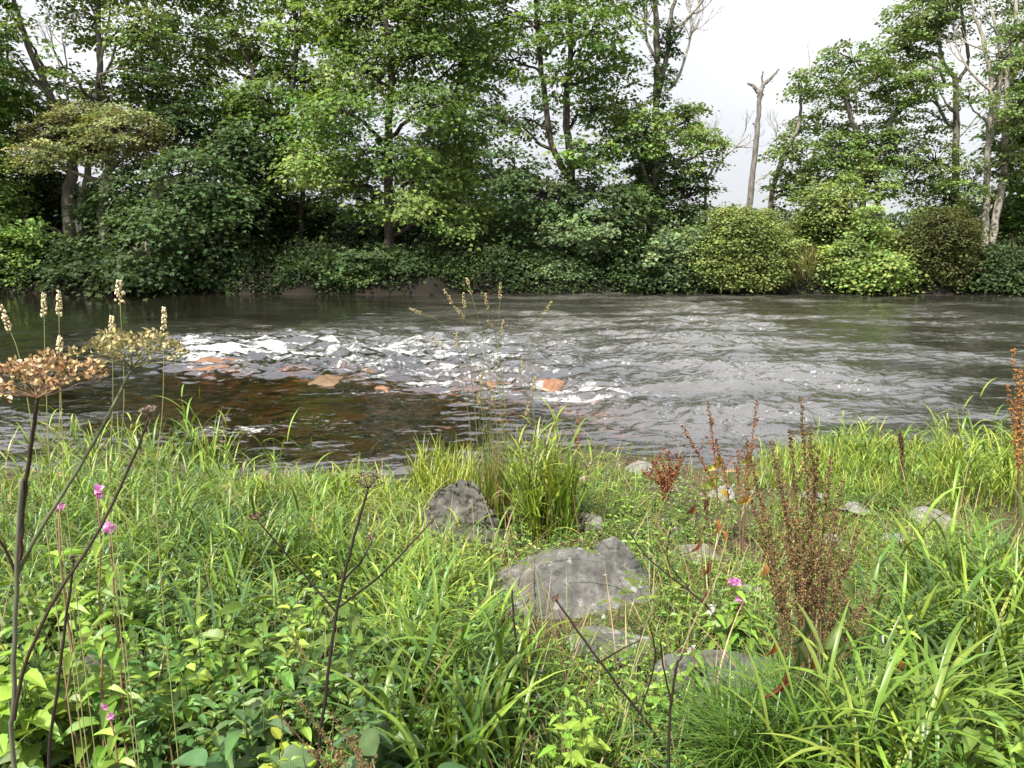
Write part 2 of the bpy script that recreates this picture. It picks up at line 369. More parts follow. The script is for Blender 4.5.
# ------------------------------------------------------------------ water
def water():
    U = np.linspace(-1.45, 1.45, 1050)
    Y = np.concatenate([np.geomspace(5.2, 31, 560)])
    u, y = np.meshgrid(U, Y); x = u * (y + 3)
    px, py = project(x, y, 0 * x)
    def blob(cx, cy, rx, ry, p=2.): return np.exp(-(np.abs((px - cx) / rx) ** p + np.abs((py - cy) / ry) ** p))
    amp = .55 + 1.25 * blob(650, 365, 250, 62) + .5 * blob(20, 425, 60, 50) + .75 * blob(400, 350, 230, 28, 3) + .35 * blob(760, 400, 180, 60) + .1 * blob(900, 310, 400, 30)
    amp = amp - .46 * ss(520, 380, px) * ss(335, 318, py) - .5 * blob(70, 370, 110, 55) - .4 * blob(290, 395, 130, 24, 3) - .22 * blob(880, 350, 100, 60) 
    amp = amp * (.55 + 1.1 * ss(-.35, .55, fbm(x * .3, y * .8, 33, 3)))
    amp = np.clip(amp, .08, 2.4)
    wx, wy = x + .35 * fbm(x * .5, y * .5, 41, 2), y + .3 * fbm(x * .6, y * .6, 47, 2)
    rap = np.clip(blob(340, 360, 230, 32, 3) * 1.2 - .7 * blob(290, 395, 130, 24, 3) + .5 * blob(560, 385, 150, 35), 0, 1.2)
    # ridged chop of the rapids + general ripples; crests run across the view
    ridg = 1 - np.abs(fbm(wx * .9, wy * 1.7, 50, 3)) * 1.6
    h = rap * .085 * ridg + .04 * rap * fbm(wx * 2.3, wy * 3.4, 60, 3)
    h = h + amp * (.045 * fbm(wx * .9, wy * 1.35, 70, 2) + .015 * fbm(wx * 3.2, wy * 6.5, 80, 3))
    h = h + .11 * blob(212, 351, 50, 7) + .06 * blob(290, 342, 60, 6)
    h = h - .05 * rap
    # foam, with a faint spread at centre right and far streaks painting sky glare
    st = fbm(wx * 1.1, wy * 3.0, 90, 4); st2 = fbm(wx * 4.5, wy * 9, 95, 3)
    foam = 1.9 * blob(213, 350, 50, 12) + 1.0 * blob(280, 345, 75, 10) + .65 * blob(370, 352, 110, 16) + .75 * blob(235, 425, 45, 22) + .5 * blob(320, 425, 110, 20)
    foam = foam + .5 * blob(214, 372, 50, 5) + .95 * blob(590, 393, 60, 9) + .8 * blob(440, 386, 110, 15) + .15 * blob(640, 350, 200, 50) + .3 * blob(470, 350, 170, 30) + .22 * blob(620, 350, 200, 45)
    foam = foam * (.42 + .85 * st + .4 * st2) + .33 * rap * ss(.55, .95, ridg)
    far = ss(322, 300, py) * ss(430, 560, px)
    foam = foam + far * .3 * ss(.42, .75, fbm(x * .45, y * 2.2, 99, 3)) + .2 * ss(.5, .8, fbm(x * .5, y * 1.8, 101, 3)) * ss(440, 560, px) * blob(760, 330, 300, 40)
    foam = np.clip(foam * .66, 0, 1)
    shal = np.clip(.16 + .9 * blob(350, 385, 260, 48, 3) + .5 * blob(90, 400, 170, 60) + .7 * blob(400, 450, 400, 40) + .25 * blob(900, 380, 140, 70), 0, 1)
    V = np.stack([x, y, h], -1).reshape(-1, 3)
    C = np.stack([foam, shal, np.clip(amp / 2.4, 0, 1) * 1.2], -1).reshape(-1, 3)
    nx, ny = len(U), len(Y); i = np.arange(ny - 1)[:, None] * nx; j = np.arange(nx - 1)[None]
    F = np.stack([i + j, i + j + 1, i + nx + j + 1, i + nx + j], -1).reshape(-1, 4)
    m, t, N, K = newmat('river_water')
    out = N('OutputMaterial'); a = N('Attribute', attribute_name='col'); s = N('SeparateXYZ'); K(a.outputs['Vector'], s.inputs[0])
    g = N('NewGeometry'); mp = N('Mapping'); mp.inputs['Scale'].default_value = (1, 1.3, 1); K(g.outputs['Position'], mp.inputs[0])
    n1 = N('TexNoise'); n1.inputs['Scale'].default_value = 3.6; n1.inputs['Detail'].default_value = 4; n1.inputs['Roughness'].default_value = .45; n1.inputs['Distortion'].default_value = .6; K(mp.outputs[0], n1.inputs['Vector'])
    hm = N('Math', operation='MULTIPLY'); K(n1.outputs[0], hm.inputs[0]); K(s.outputs[2], hm.inputs[1])
    b = N('Bump'); b.inputs['Strength'].default_value = 1.; b.inputs['Distance'].default_value = .11; K(hm.outputs[0], b.inputs['Height'])
    gl = N('BsdfGlossy'); gl.inputs['Roughness'].default_value = .04; gl.inputs['Color'].default_value = (.96, .97, 1, 1); K(b.outputs[0], gl.inputs['Normal'])
    tr = N('BsdfTransparent'); tr.inputs['Color'].default_value = (.82, .62, .40, 1)
    df = N('BsdfDiffuse'); df.inputs['Color'].default_value = (.05, .043, .03, 1)
    bm_ = N('Mix', data_type='RGBA'); bm_.inputs[6].default_value = (.010, .008, .005, 1); bm_.inputs[7].default_value = (.105, .098, .085, 1); K(s.outputs[2], bm_.inputs[0]); K(bm_.outputs[2], df.inputs['Color'])  # body colour paints silver sky reflection on ruffled water, tree reflection on calm
    m1 = N('MixShader'); K(s.outputs[1], m1.inputs[0]); K(df.outputs[0], m1.inputs[1]); K(tr.outputs[0], m1.inputs[2])
    fr = N('Fresnel'); fr.inputs['IOR'].default_value = 2.3; K(b.outputs[0], fr.inputs['Normal'])
    m2 = N('MixShader'); K(fr.outputs[0], m2.inputs[0]); K(m1.outputs[0], m2.inputs[1]); K(gl.outputs[0], m2.inputs[2])
    nf = N('TexNoise'); nf.inputs['Scale'].default_value = 13; nf.inputs['Detail'].default_value = 8; nf.inputs['Roughness'].default_value = .7; K(mp.outputs[0], nf.inputs['Vector'])
    sub = N('Math', operation='SUBTRACT'); K(s.outputs[0], sub.inputs[0]); sc = N('MapRange'); sc.inputs[1].default_value = .3; sc.inputs[2].default_value = .7; sc.inputs[3].default_value = 0; sc.inputs[4].default_value = .95
    K(nf.outputs[0], sc.inputs[0]); K(sc.outputs[0], sub.inputs[1])
    fm = N('MapRange'); fm.inputs[1].default_value = -.06; fm.inputs[2].default_value = .62; K(sub.outputs[0], fm.inputs[0])
    fd = N('BsdfDiffuse'); fd.inputs['Color'].default_value = (.66, .66, .64, 1); K(b.outputs[0], fd.inputs['Normal'])
    m3 = N('MixShader'); fo = N('Math', operation='MULTIPLY'); fo.inputs[1].default_value = .85; K(fm.outputs[0], fo.inputs[0]); K(fo.outputs[0], m3.inputs[0]); K(m2.outputs[0], m3.inputs[1]); K(fd.outputs[0], m3.inputs[2]); K(m3.outputs[0], out.inputs[0])
    mb = MB(); mb.add(V, [F], C); return tag(mb.build('river', m), kind='structure')
water()

# ------------------------------------------------------------------ rocks
def rock(name, label, loc, size, mat, seed, rz=0, planes=9, rough=.06, cut=.62, flat=None, group=None, tilt=(0, 0), sub=5):
    import bmesh
    rng = np.random.default_rng(seed)
    bm = bmesh.new(); bmesh.ops.create_icosphere(bm, subdivisions=sub, radius=1)
    V = np.array([v.co[:] for v in bm.verts]); F = np.array([[v.index for v in f.verts] for f in bm.faces]); bm.free()
    V0 = V.copy()
    for i in range(planes):
        n = nrm(rng.normal(0, 1, 3)); d = rng.uniform(cut, .92)
        e = V @ n - d; V = V - np.where(e > 0, e, 0)[:, None] * n
    if flat:
        e = V[:, 2] - flat; V[:, 2] -= np.where(e > 0, e, 0) * .93
    q = V0 * 1.3 + seed
    nn = fbm(q[:, 0] + q[:, 2], q[:, 1] - q[:, 2] * .7, seed, 5) ; n2 = fbm((q[:, 0] - q[:, 2]) * 4, (q[:, 1] + q[:, 2]) * 4, seed + 5, 3)
    V = V * (1 + rough * nn[:, None] + rough * .35 * n2[:, None])
    V = V * np.array(size) / 2
    ax, ay = tilt; ca, sa = math.cos(ax), math.sin(ax)
    V = V @ np.array([[1, 0, 0], [0, ca, sa], [0, -sa, ca]])
    ca, sa = math.cos(ay), math.sin(ay); V = V @ np.array([[ca, 0, -sa], [0, 1, 0], [sa, 0, ca]])
    ca, sa = math.cos(rz), math.sin(rz); V = V @ np.array([[ca, sa, 0], [-sa, ca, 0], [0, 0, 1]])
    mb = MB(); mb.add(V, [F], (.3, .3, .3)); o = mb.build(name, mat)
    o.location = [float(q) for q in loc]
    if label: tag(o, label, 'rock', group)
    return o
ROCKS = []
def rk(px, py, w_px, label, mat, seed, asp=(1, .8, .6), sink=.25, name='rock', group=None, **kw):
    p = on(px, py); s = w_px / FPX * np.linalg.norm(p - np.array([0, 0, CAMZ]))
    h = s * asp[2]; ROCKS.append((p[0], p[1], s * .5))
    return rock(name, label, (p[0], p[1] , p[2] + h * (.5 - sink)), (s * asp[0], s * asp[1], h), mat, seed, group=group, **kw)
def hull_rock(px, py, pts, label, mat, seed, r=.35, amp=.012, amp2=.006, sharp=.35, name='rock'):
    import bmesh
    b = on(px, py); bm = bmesh.new()
    for q in pts: bm.verts.new(q)
    res = bmesh.ops.convex_hull(bm, input=bm.verts)
    for v in [v for v in bm.verts if not v.link_faces]: bm.verts.remove(v)
    for _ in range(5):
        bmesh.ops.subdivide_edges(bm, edges=bm.edges[:], cuts=1, use_grid_fill=True)
        if _ > 2: bmesh.ops.smooth_vert(bm, verts=bm.verts[:], factor=sharp, use_axis_x=True, use_axis_y=True, use_axis_z=True)
    bmesh.ops.triangulate(bm, faces=bm.faces[:]); bm.normal_update()
    V = np.array([v.co[:] for v in bm.verts]); N_ = np.array([v.normal[:] for v in bm.verts]); F = np.array([[v.index for v in f.verts] for f in bm.faces]); bm.free()
    q = V * 5 + seed
    a = fbm(q[:, 0] + q[:, 1] * .6, q[:, 2] - q[:, 1] * .7, seed, 3); c = 1 - np.abs(fbm(q[:, 0] * 1.3 - q[:, 1], q[:, 2] * 2.6 + q[:, 0] * .8, seed + 3, 3)) * 2.2
    d = fbm((q[:, 0] + q[:, 1]) * 5, (q[:, 2] - q[:, 1]) * 5, seed + 9, 3)
    V = V + N_ * (amp * a - amp * 1.6 * ss(.55, 1, c) + amp2 * d)[:, None]
    mb = MB(); mb.add(V, [F], (.3, .3, .3)); o = mb.build(name, mat); o.location = [float(t) for t in b]; tag(o, label, 'rock'); ROCKS.append((b[0], b[1], r)); return o
hull_rock(470, 545, [(-.28, .02, .17), (-.21, .1, .33), (-.05, .04, .41), (.03, .04, .39), (.11, -.01, .27), (.15, -.06, .24), (.25, -.04, .04), (.2, -.14, .0), (-.03, -.15, .08), (-.17, -.1, .06), (-.28, .15, -.1), (.22, .15, -.1), (.2, -.1, -.2), (-.2, -.08, -.2)],
    'dark craggy boulder with a pale streak, left of the tall grass tuft', M_ROCKD, 3, .3, .018, .004, .1)
hull_rock(575, 606, [(-.42, .0, .04), (-.40, .15, .09), (-.1, .22, .19), (.03, .12, .235), (.12, .16, .2), (.39, .05, .07), (.37, -.05, .0), (.26, -.13, -.02), (-.08, -.15, -.01), (-.35, -.1, -.02), (-.3, .25, -.2), (.3, .2, -.2), (.3, -.1, -.25), (-.3, -.1, -.2)],
    'large flat-faced grey boulder with moss spots near the middle of the bank', M_ROCK, 12, .4, .007, .003, .04)
hull_rock(620, 592, [(-.14, .1, .14), (-.10, .12, .20), (-.02, .12, .235), (.05, .1, .19), (.17, .05, .03), (.12, -.08, -.03), (-.08, -.04, .05), (-.1, .2, -.1), (.14, .2, -.1), (0, -.05, -.2)],
    'pointed grey boulder leaning behind the right end of the large grey one', M_ROCK, 21, .15, .006, .003, .04)
rk(612, 652, 95, 'pale flat slab lying just below the large grey boulder', M_ROCK, 8, (1, .7, .28), .3, flat=.5)
rk(725, 690, 130, 'low weathered slab with a dark hollow behind the bottom sedge', M_ROCK, 15, (1, .7, .4), .3, flat=.6)
rk(92, 690, 110, 'dull brown-grey flat rock half hidden in herbs at lower left', M_ROCKD, 31, (1, .8, .35), .3, flat=.6)
for i, (px, py, w, l) in enumerate([
    (855, 515, 34, 'rounded pale stone in the grass, uppermost of the pale stones right of the tall dock'),
    (832, 545, 44, 'pale stone just right of the tall dock with a dark crack'),
    (938, 521, 42, 'flat greyish pale stone farthest to the right in the short grass'),
    (898, 543, 32, 'small white flat stone in short grass below the flat greyish one'),
    (812, 500, 36, 'small pale stone behind the seed stalks of the tall dock'),
    (745, 592, 46, 'tan flat stone beside the pink flowers'),
    (700, 560, 52, 'moss-edged tan stone left of the red-leaved dock'),
    (722, 498, 46, 'whitish flat stone at the water edge behind the slender docks'),
    (800, 432, 34, 'low pale rock half in the water beyond the right-hand grass'),
    (950, 430, 36, 'pale brown stone in tall grass at the right water edge'),
    (640, 470, 30, 'whitish stone at the end of the gravel spit'),
    (590, 528, 44, 'grey-white stone in brown litter right of the tall grass tuft')]):
    rk(px, py, w * (1, .8, 1.1, .9)[i % 4], l, M_ROCKP, 40 + i, (1, (.8, .55, 1., .65)[i % 4], (.42, .32, .36, .5)[i % 4]), (.3, .36, .42, .34)[i % 4], cut=.42, planes=11, rough=.1, rz=i * 1.1, name='pale_stone', group='pale stones on the near bank', sub=4)
# red sandstone slabs awash in the rapids
def wet(px, py, w_px, h_top, label, seed, asp=.5, mat=M_ROCKR):
    d = ray(px, py); t = CAMZ / -d[2]; p = d * t; s = w_px / FPX * t
    th = max(.16, s * .16)
    rock('sandstone_slab', label, (p[0], p[1], h_top - th * .42 - .068), (s * 1.15, s * asp * 3.4, th * 1.3), mat, seed, planes=8, rough=.2, cut=.5, tilt=(.05, .06), group='red sandstone slabs in the rapids', sub=4)
for i, a in enumerate([(556, 381, 40, .05, 'orange-red slab end breaking the surface, rightmost of the upper row'), (488, 386, 50, .05, 'red slab breaking the surface behind the tall grass stalks'),
    (604, 403, 56, .02, 'broad red slab under white water at the right end of the rapids'), (385, 392, 40, .05, 'rust slab under the middle of the rapids'),
    (330, 381, 40, .075, 'dark-edged brown slab with a dry ridge in mid rapids', 1), (214, 368, 84, .045, 'red ledge right below the big white breaking wave'),
    (300, 367, 34, .05, 'narrow orange-brown slab left of the middle of the rapids'), (425, 402, 56, .02, 'pinkish slab deep below the middle riffle'),
    (235, 444, 50, .04, 'brown slab in front of the near white patch, close to the bank', 1), (360, 372, 40, .05, 'small olive-brown slab behind the dark-edged one', 1)]):
    wet(a[0], a[1], a[2], a[3], a[4], 70 + i, mat=M_ROCKB if len(a) > 5 else M_ROCKR)

# ------------------------------------------------------------------ trees of the far bank
GREY = (.15, .135, .11); DARKB = (.055, .045, .035); PALEB = (.25, .225, .185)
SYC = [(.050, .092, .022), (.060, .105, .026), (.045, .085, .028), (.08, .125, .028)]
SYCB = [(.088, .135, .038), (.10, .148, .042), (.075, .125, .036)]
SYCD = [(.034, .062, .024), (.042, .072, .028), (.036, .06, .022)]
OLI = [(.11, .135, .06), (.125, .13, .065), (.09, .12, .05)]
ALD = [(.068, .108, .035), (.085, .125, .04), (.056, .092, .032)]
WIL = [(.09, .125, .042), (.11, .14, .048), (.075, .11, .036)]
BRI = [(.10, .15, .045), (.13, .18, .05), (.09, .14, .05)]
SIL = [(.07, .11, .055), (.085, .125, .065)]
def leaves_mass(mb, tw, c, r, rng, n_leaf, size, pal, droop=.3, spray=.5, pat=P_S, hub=None, twcol=DARKB, per=34, open_=0.):
    ns = max(3, int(n_leaf / per))
    d = nrm(rng.normal(0, 1, (ns, 3))); rad = rng.uniform(.25, 1, (ns, 1)) ** .45
    S = c + d * rad * r
    tone = 1 + rng.normal(0, .13, (ns, 1))
    cols = pick(rng, pal, ns, .08) * tone
    for i in range(ns):
        m = int(per * rng.uniform(.6, 1.5)); out = nrm(d[i] * np.array([1, 1, .25]))
        sr = spray * rng.uniform(.6, 1.25)
        q = rng.normal(0, 1, (m, 3)) * np.array([sr * .55, sr * .55, sr * .16])
        q[:, 2] -= (q[:, 0]**2 + q[:, 1]**2) / max(sr, .1) * droop * .6
        q[:, 2] += -(q @ out) * droop * .5
        ax = nrm(q * np.array([1, 1, .3]) + rng.normal(0, .35, (m, 3)) * sr + out * sr * .3 - np.array([0, 0, droop * sr * .6]))
        no = nrm(np.array([0, 0, 1.]) + out * .45 + rng.normal(0, .33, (m, 3)))
        L = size * rng.uniform(.6, 1.3, m)
        stamp(mb, pat, S[i] + q, ax, no, L, L * .95, pick(rng, [cols[i]], m, .1))
        if tw is not None and hub is not None and rng.random() < .6:
            P = wob(hub, S[i], 5, .12, rng, .06); tube(tw, P, np.linspace(.028, .006, 5), twcol, 3, False)
def limb_from(trunks, c, rng, drop=.5):
    best = None
    for T, Rr in trunks:
        for k in range(2, len(T)):
            p = T[k]; dh = c[2] - p[2]
            cost = np.linalg.norm((c - p)[:2]) + abs(dh - drop * np.linalg.norm((c - p)[:2])) * 1.3
            if best is None or cost < best[0]: best = (cost, p, Rr[k])
    return best[1], best[2]
def bare(mb, p, d, L, r, lev, rng, col, wig=.14, split=3, up=.3):
    n = 7; P = [p]; q = p.copy(); dd = d.copy(); dirs = []
    for i in range(n):
        dd = nrm(dd + rng.normal(0, wig, 3) + np.array([0, 0, up * .4])); q = q + dd * L / n; P.append(q.copy()); dirs.append(dd.copy())
    tube(mb, P, np.linspace(r, r * .42, n + 1), col, 5 if r > .03 else 3)
    if lev <= 0: return
    for k in range(split):
        i = int(rng.integers(2, n + 1)); a = nrm(dirs[i - 1] + rng.normal(0, .55, 3) * np.array([1, .7, .8]))
        bare(mb, P[i], a, L * rng.uniform(.4, .7), r * (.62 - .05 * i * .5), lev - 1, rng, col, wig, split, up)
def _up(pal, k=1.): return [tuple(np.array(c) * np.array([2.1, 1.95, 1.8]) * k) for c in pal]
SYC, SYCB, OLI, ALD, WIL, BRI, SIL = map(_up, (SYC, SYCB, OLI, ALD, WIL, BRI, SIL)); SYC_SHADE = _up(SYCD, .62); SYCD = _up(SYCD, .95)  # deepest sycamore greens paint the shade under the crowns into the leaves
def tree(name, label, cat, Y, trunks, masses, pal, seed, size=.17, dens=1., bark=GREY, spray=.5, droop=.3, group=None, bares=(), pat=P_L, depth=.9, ivy=0, per=34):
    rng = np.random.default_rng(seed)
    tr = MB(); lf = MB(); br = MB(); bb = MB(); TT = []
    b0 = at(trunks[0][0][0], trunks[0][0][1], Y); g = G(b0[0], Y)
    root = empty(name, (b0[0], Y, g))
    for k, T in enumerate(trunks):
        P = np.array([at(a[0], a[1], Y + (a[3] if len(a) > 3 else 0)) for a in T]); Rr = np.array([a[2] for a in T])
        if k == 0 or T[0][1] > 215:
            P = np.vstack([[P[0][0], P[0][1], G(P[0][0], P[0][1]) - .15], P]) if P[0][2] > G(P[0][0], P[0][1]) + .3 else P
            if P[0][2] > G(P[0][0], P[0][1]): P[0][2] = G(P[0][0], P[0][1]) - .15
            if len(P) > len(Rr): Rr = np.concatenate([[Rr[0] * 1.35], Rr])
        m = 7; S = smooth_path(P, m); rr = np.interp(np.linspace(0, 1, len(S)), np.linspace(0, 1, len(Rr)), Rr)
        S[1:-1] += rng.normal(0, .018, (len(S) - 2, 3)); rr = rr * (1 + rng.normal(0, .04, len(rr)))
        if len(T) > 0 and (T[0][1] > 215 and k): tr.build('trunk', M_BARK, root); tr = MB()
        tube(tr, S, rr, bark, 9); TT.append((S, rr))
        if ivy:
            for q, r_ in zip(S[:int(len(S) * ivy)], rr): leaves_mass(lf, None, q, np.array([.35, .35, .3]) + r_, rng, 150, .1, SYCD, .3, .25)
    for M in masses:
        px, py, rx, ry = M[:4]; dn = M[4] if len(M) > 4 else 1.; pl = M[5] if len(M) > 5 else pal
        yy = Y + rng.uniform(-1, 1) * depth * 1.6 + (M[6] if len(M) > 6 else 0)
        c = at(px, py, yy); s = yy / FPX * 1.01; pl = [tuple(np.array(q) * k_) for q in pl for k_ in [rng.uniform(.78, 1.25)]]
        r = np.array([rx * s, min(rx * s, 2.6) * .85, ry * s])
        p, r0 = limb_from(TT, c, rng)
        n = 8; P = wob(p, c, n, .13, rng, .05)
        if np.linalg.norm(p - c) > .3: tube(br, P, np.linspace(min(r0 * .6, .11), .022, n), bark if r0 < .1 else tuple(np.array(bark) * .8), 5)
        nl = int(rx * ry * s * s * 3.14 * 400 * dn * dens * (.17 / size) ** 2 * .8)
        leaves_mass(lf, br, c, r, rng, nl, size, pl, droop, spray, pat, hub=P[-2], per=per)
    for B in bares:
        bb = MB()
        px, py, dx, dz, L, r, lev = B[:7]
        bare(bb, at(px, py, Y), nrm(np.array([dx, rng.uniform(-.3, .3), dz])), L, r, lev, rng, B[7] if len(B) > 7 else PALEB, split=B[8] if len(B) > 8 else 3); bb.build('bare_branch', M_BARK, root)
    tr.build('trunk', M_BARK, root)
    if br.n: br.build('limbs', M_BARK, root)
    if lf.n: lf.build('crown', M_TREELEAF, root, False)
    tag(root, label, cat, group); return root
TG = 'trees along the far bank'
tree('ash_tree', 'half-bare tree at far left with pale forking limbs above an olive crown', 'tree', 32, [[(70, 250, .24), (68, 200, .22), (72, 160, .2), (52, 100, .15), (28, 45, .11), (8, -20, .07)], [(86, 275, .17), (80, 215, .16), (88, 160, .12), (60, 110, .08), (20, 60, .05)], [(72, 160, .14), (98, 90, .13), (99, 30, .1), (95, -50, .06)]],
     [(30, 120, 42, 28, 1), (15, 165, 44, 34, 1), (120, 90, 40, 20, .6), (60, 85, 40, 18, .35), (140, 30, 30, 24, .6), (70, 10, 30, 20, .25), (60, 60, 22, 16, .3), (95, 20, 34, 22, .45), (20, 30, 20, 18, .25), (110, -40, 60, 40, .6), (30, -60, 50, 36, .5), (150, 70, 22, 22, .5), (0, 215, 36, 25, .7), (-30, 90, 40, 60, .8)], ALD, 1, .14, bark=GREY, group=TG,
     bares=[(50, 97, -.6, .7, 3.6, .08, 4), (68, 150, .7, .6, 3.2, .08, 4), (98, 70, .5, .8, 3.2, .07, 4), (20, 30, -.2, .9, 2.6, .05, 2), (98, 20, -.5, .8, 2.8, .05, 3), (60, 110, -.9, .3, 2.6, .05, 2)], pat=P_S, depth=1.4)
tree('hawthorn_tree', 'brown-olive crowned tree leaning over the bank at left', 'tree', 30.5, [[(104, 232, .2), (104, 190, .17), (110, 165, .13)]],
     [(70, 135, 44, 22, 1, OLI), (120, 125, 42, 20, 1, OLI), (150, 148, 26, 14, .9, OLI), (45, 155, 30, 16, .8, OLI), (100, 150, 36, 16, .9, OLI), (85, 112, 30, 12, .8, OLI)], OLI, 2, .10, 1., group=TG, spray=.38, pat=P_S)
tree('sycamore_tree', 'dark low sycamore drooping over the water, left of the trunks', 'tree', 30, [[(150, 268, .2), (152, 215, .17), (163, 170, .1), (166, 145, .05)]],
     [(140, 185, 44, 22), (190, 170, 42, 24), (225, 200, 36, 20), (165, 220, 52, 22), (120, 245, 36, 22), (205, 245, 50, 22), (150, 268, 50, 20, 1, SYC_SHADE, -1.2), (230, 270, 44, 18, 1, SYC_SHADE, -1.), (100, 268, 40, 20, 1, SYC_SHADE, -.6), (110, 205, 32, 22), (180, 125, 40, 24), (235, 150, 36, 26), (185, 268, 50, 16)], SYCD, 3, .16, 1.1, group=TG, droop=.45, spray=.65)
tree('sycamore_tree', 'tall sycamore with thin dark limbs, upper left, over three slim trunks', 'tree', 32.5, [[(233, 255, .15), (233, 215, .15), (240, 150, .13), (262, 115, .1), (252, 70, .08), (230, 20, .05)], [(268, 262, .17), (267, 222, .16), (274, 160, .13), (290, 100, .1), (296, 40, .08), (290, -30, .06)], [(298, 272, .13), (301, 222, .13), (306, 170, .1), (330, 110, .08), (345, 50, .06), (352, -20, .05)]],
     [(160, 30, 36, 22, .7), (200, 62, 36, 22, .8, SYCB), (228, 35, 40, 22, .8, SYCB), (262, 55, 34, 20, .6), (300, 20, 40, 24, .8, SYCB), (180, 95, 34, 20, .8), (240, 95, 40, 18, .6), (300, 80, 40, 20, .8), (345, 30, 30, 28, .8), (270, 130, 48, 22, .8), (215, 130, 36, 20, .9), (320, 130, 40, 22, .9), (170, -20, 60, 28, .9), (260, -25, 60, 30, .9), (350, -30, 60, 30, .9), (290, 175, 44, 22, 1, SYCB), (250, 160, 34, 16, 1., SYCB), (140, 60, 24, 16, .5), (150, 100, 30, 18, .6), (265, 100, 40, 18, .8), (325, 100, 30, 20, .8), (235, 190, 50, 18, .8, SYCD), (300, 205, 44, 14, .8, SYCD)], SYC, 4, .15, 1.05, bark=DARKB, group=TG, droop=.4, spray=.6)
tree('sycamore_tree', 'broad bright green sycamore left of centre, lower lobes paler', 'tree', 30.2, [[(389, 243, .2), (389, 190, .18), (388, 130, .15), (392, 70, .12), (385, 10, .08), (380, -60, .05)]],
     [(360, 70, 44, 26, .9, SYCB), (420, 55, 44, 26, .9), (370, 20, 44, 24, .9, SYCB), (430, 15, 40, 22, .9), (340, 110, 36, 20, .8), (430, 105, 44, 24, .9), (385, 150, 48, 18, .9), (340, 175, 40, 20, 1, SYCB), (430, 175, 44, 22, 1, SYCB), (455, 200, 34, 18, 1, SYCB), (405, 205, 44, 14, .9, SYCB), (315, 160, 34, 20, 1, SYCB), (355, 200, 36, 14, .8), (465, 135, 26, 24, .8), (380, -25, 60, 28, .9), (450, -25, 50, 28, .9), (470, 60, 26, 30, .7), (455, 225, 26, 12, .8, SYCB), (400, 262, 60, 18, .9, SYC_SHADE, -.8), (340, 262, 40, 18, .9, SYC_SHADE, -.8)], SYC, 5, .15, 1.1, bark=DARKB, group=TG, droop=.5, spray=.65)
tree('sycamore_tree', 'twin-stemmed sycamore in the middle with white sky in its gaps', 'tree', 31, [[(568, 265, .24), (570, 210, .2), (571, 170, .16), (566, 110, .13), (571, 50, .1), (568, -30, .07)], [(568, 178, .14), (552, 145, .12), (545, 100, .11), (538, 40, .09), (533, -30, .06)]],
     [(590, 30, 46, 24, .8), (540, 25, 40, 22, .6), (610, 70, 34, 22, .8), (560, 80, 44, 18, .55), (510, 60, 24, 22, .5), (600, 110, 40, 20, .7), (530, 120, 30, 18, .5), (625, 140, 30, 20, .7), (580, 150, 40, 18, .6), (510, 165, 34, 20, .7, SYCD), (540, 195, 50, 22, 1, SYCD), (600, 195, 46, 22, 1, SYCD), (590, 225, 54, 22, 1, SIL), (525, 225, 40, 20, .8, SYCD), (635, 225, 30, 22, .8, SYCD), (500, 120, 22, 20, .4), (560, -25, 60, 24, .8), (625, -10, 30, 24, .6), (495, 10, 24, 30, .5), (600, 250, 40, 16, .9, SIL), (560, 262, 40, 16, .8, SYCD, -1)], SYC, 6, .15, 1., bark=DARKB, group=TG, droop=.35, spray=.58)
tree('sycamore_tree', 'shadowy sycamore set back between the bright one and the twin-stemmed one', 'tree', 36, [[(440, 232, .2), (442, 180, .17), (452, 110, .13), (470, 40, .08)]],
     [(450, 150, 40, 26), (480, 180, 34, 22), (440, 185, 36, 22), (470, 100, 36, 26, .8), (490, 50, 28, 30, .6), (455, 30, 36, 30, .7), (475, 215, 40, 16), (420, 215, 30, 14, .8)], SYCD, 7, .15, .9, bark=DARKB, group=TG)
tree('ivy_clad_tree', 'ivy-covered trunk with bare branching top against the white sky', 'tree', 31.5, [[(652, 245, .22), (655, 190, .2), (656, 120, .17), (657, 60, .14), (655, 0, .1), (650, -50, .07)], [(657, 100, .1), (668, 50, .1), (672, 10, .08), (690, -40, .05)], [(652, 200, .09), (642, 165, .08), (628, 140, .05)]],
     [(650, 130, 26, 26, .9), (690, 120, 24, 22, .7), (700, 150, 26, 24, .7), (660, 175, 34, 24, .9, SYCD), (690, 195, 32, 22, .8, SYCD), (640, 205, 28, 22, .9), (620, 110, 24, 22, .5), (680, 235, 36, 18, .9, SYCD)], ALD, 8, .12, 1., bark=GREY, group=TG, ivy=.55, pat=P_S, spray=.4,
     bares=[(657, 60, -.5, .8, 2.6, .07, 4, PALEB, 4), (668, 90, .75, .7, 3.2, .07, 4, PALEB, 4), (672, 30, .8, .35, 2.8, .06, 4, PALEB, 4), (655, 5, -.3, 1, 2.2, .07, 4, PALEB, 4), (668, 50, .5, .8, 2.6, .06, 4, PALEB, 4), (657, 30, -.7, .6, 2., .05, 4, PALEB, 4)])
tree('bare_tree', 'small leafless grey tree left of the standing dead trunk', 'tree', 33, [[(706, 215, .07), (706, 185, .06), (715, 165, .05)]], [], ALD, 9, group=TG,
     bares=[(706, 190, -.3, 1, 1.8, .045, 3), (715, 165, .8, .5, 1.8, .045, 4), (715, 165, -.1, 1, 2., .045, 4), (708, 180, .6, .8, 1.6, .04, 3)])
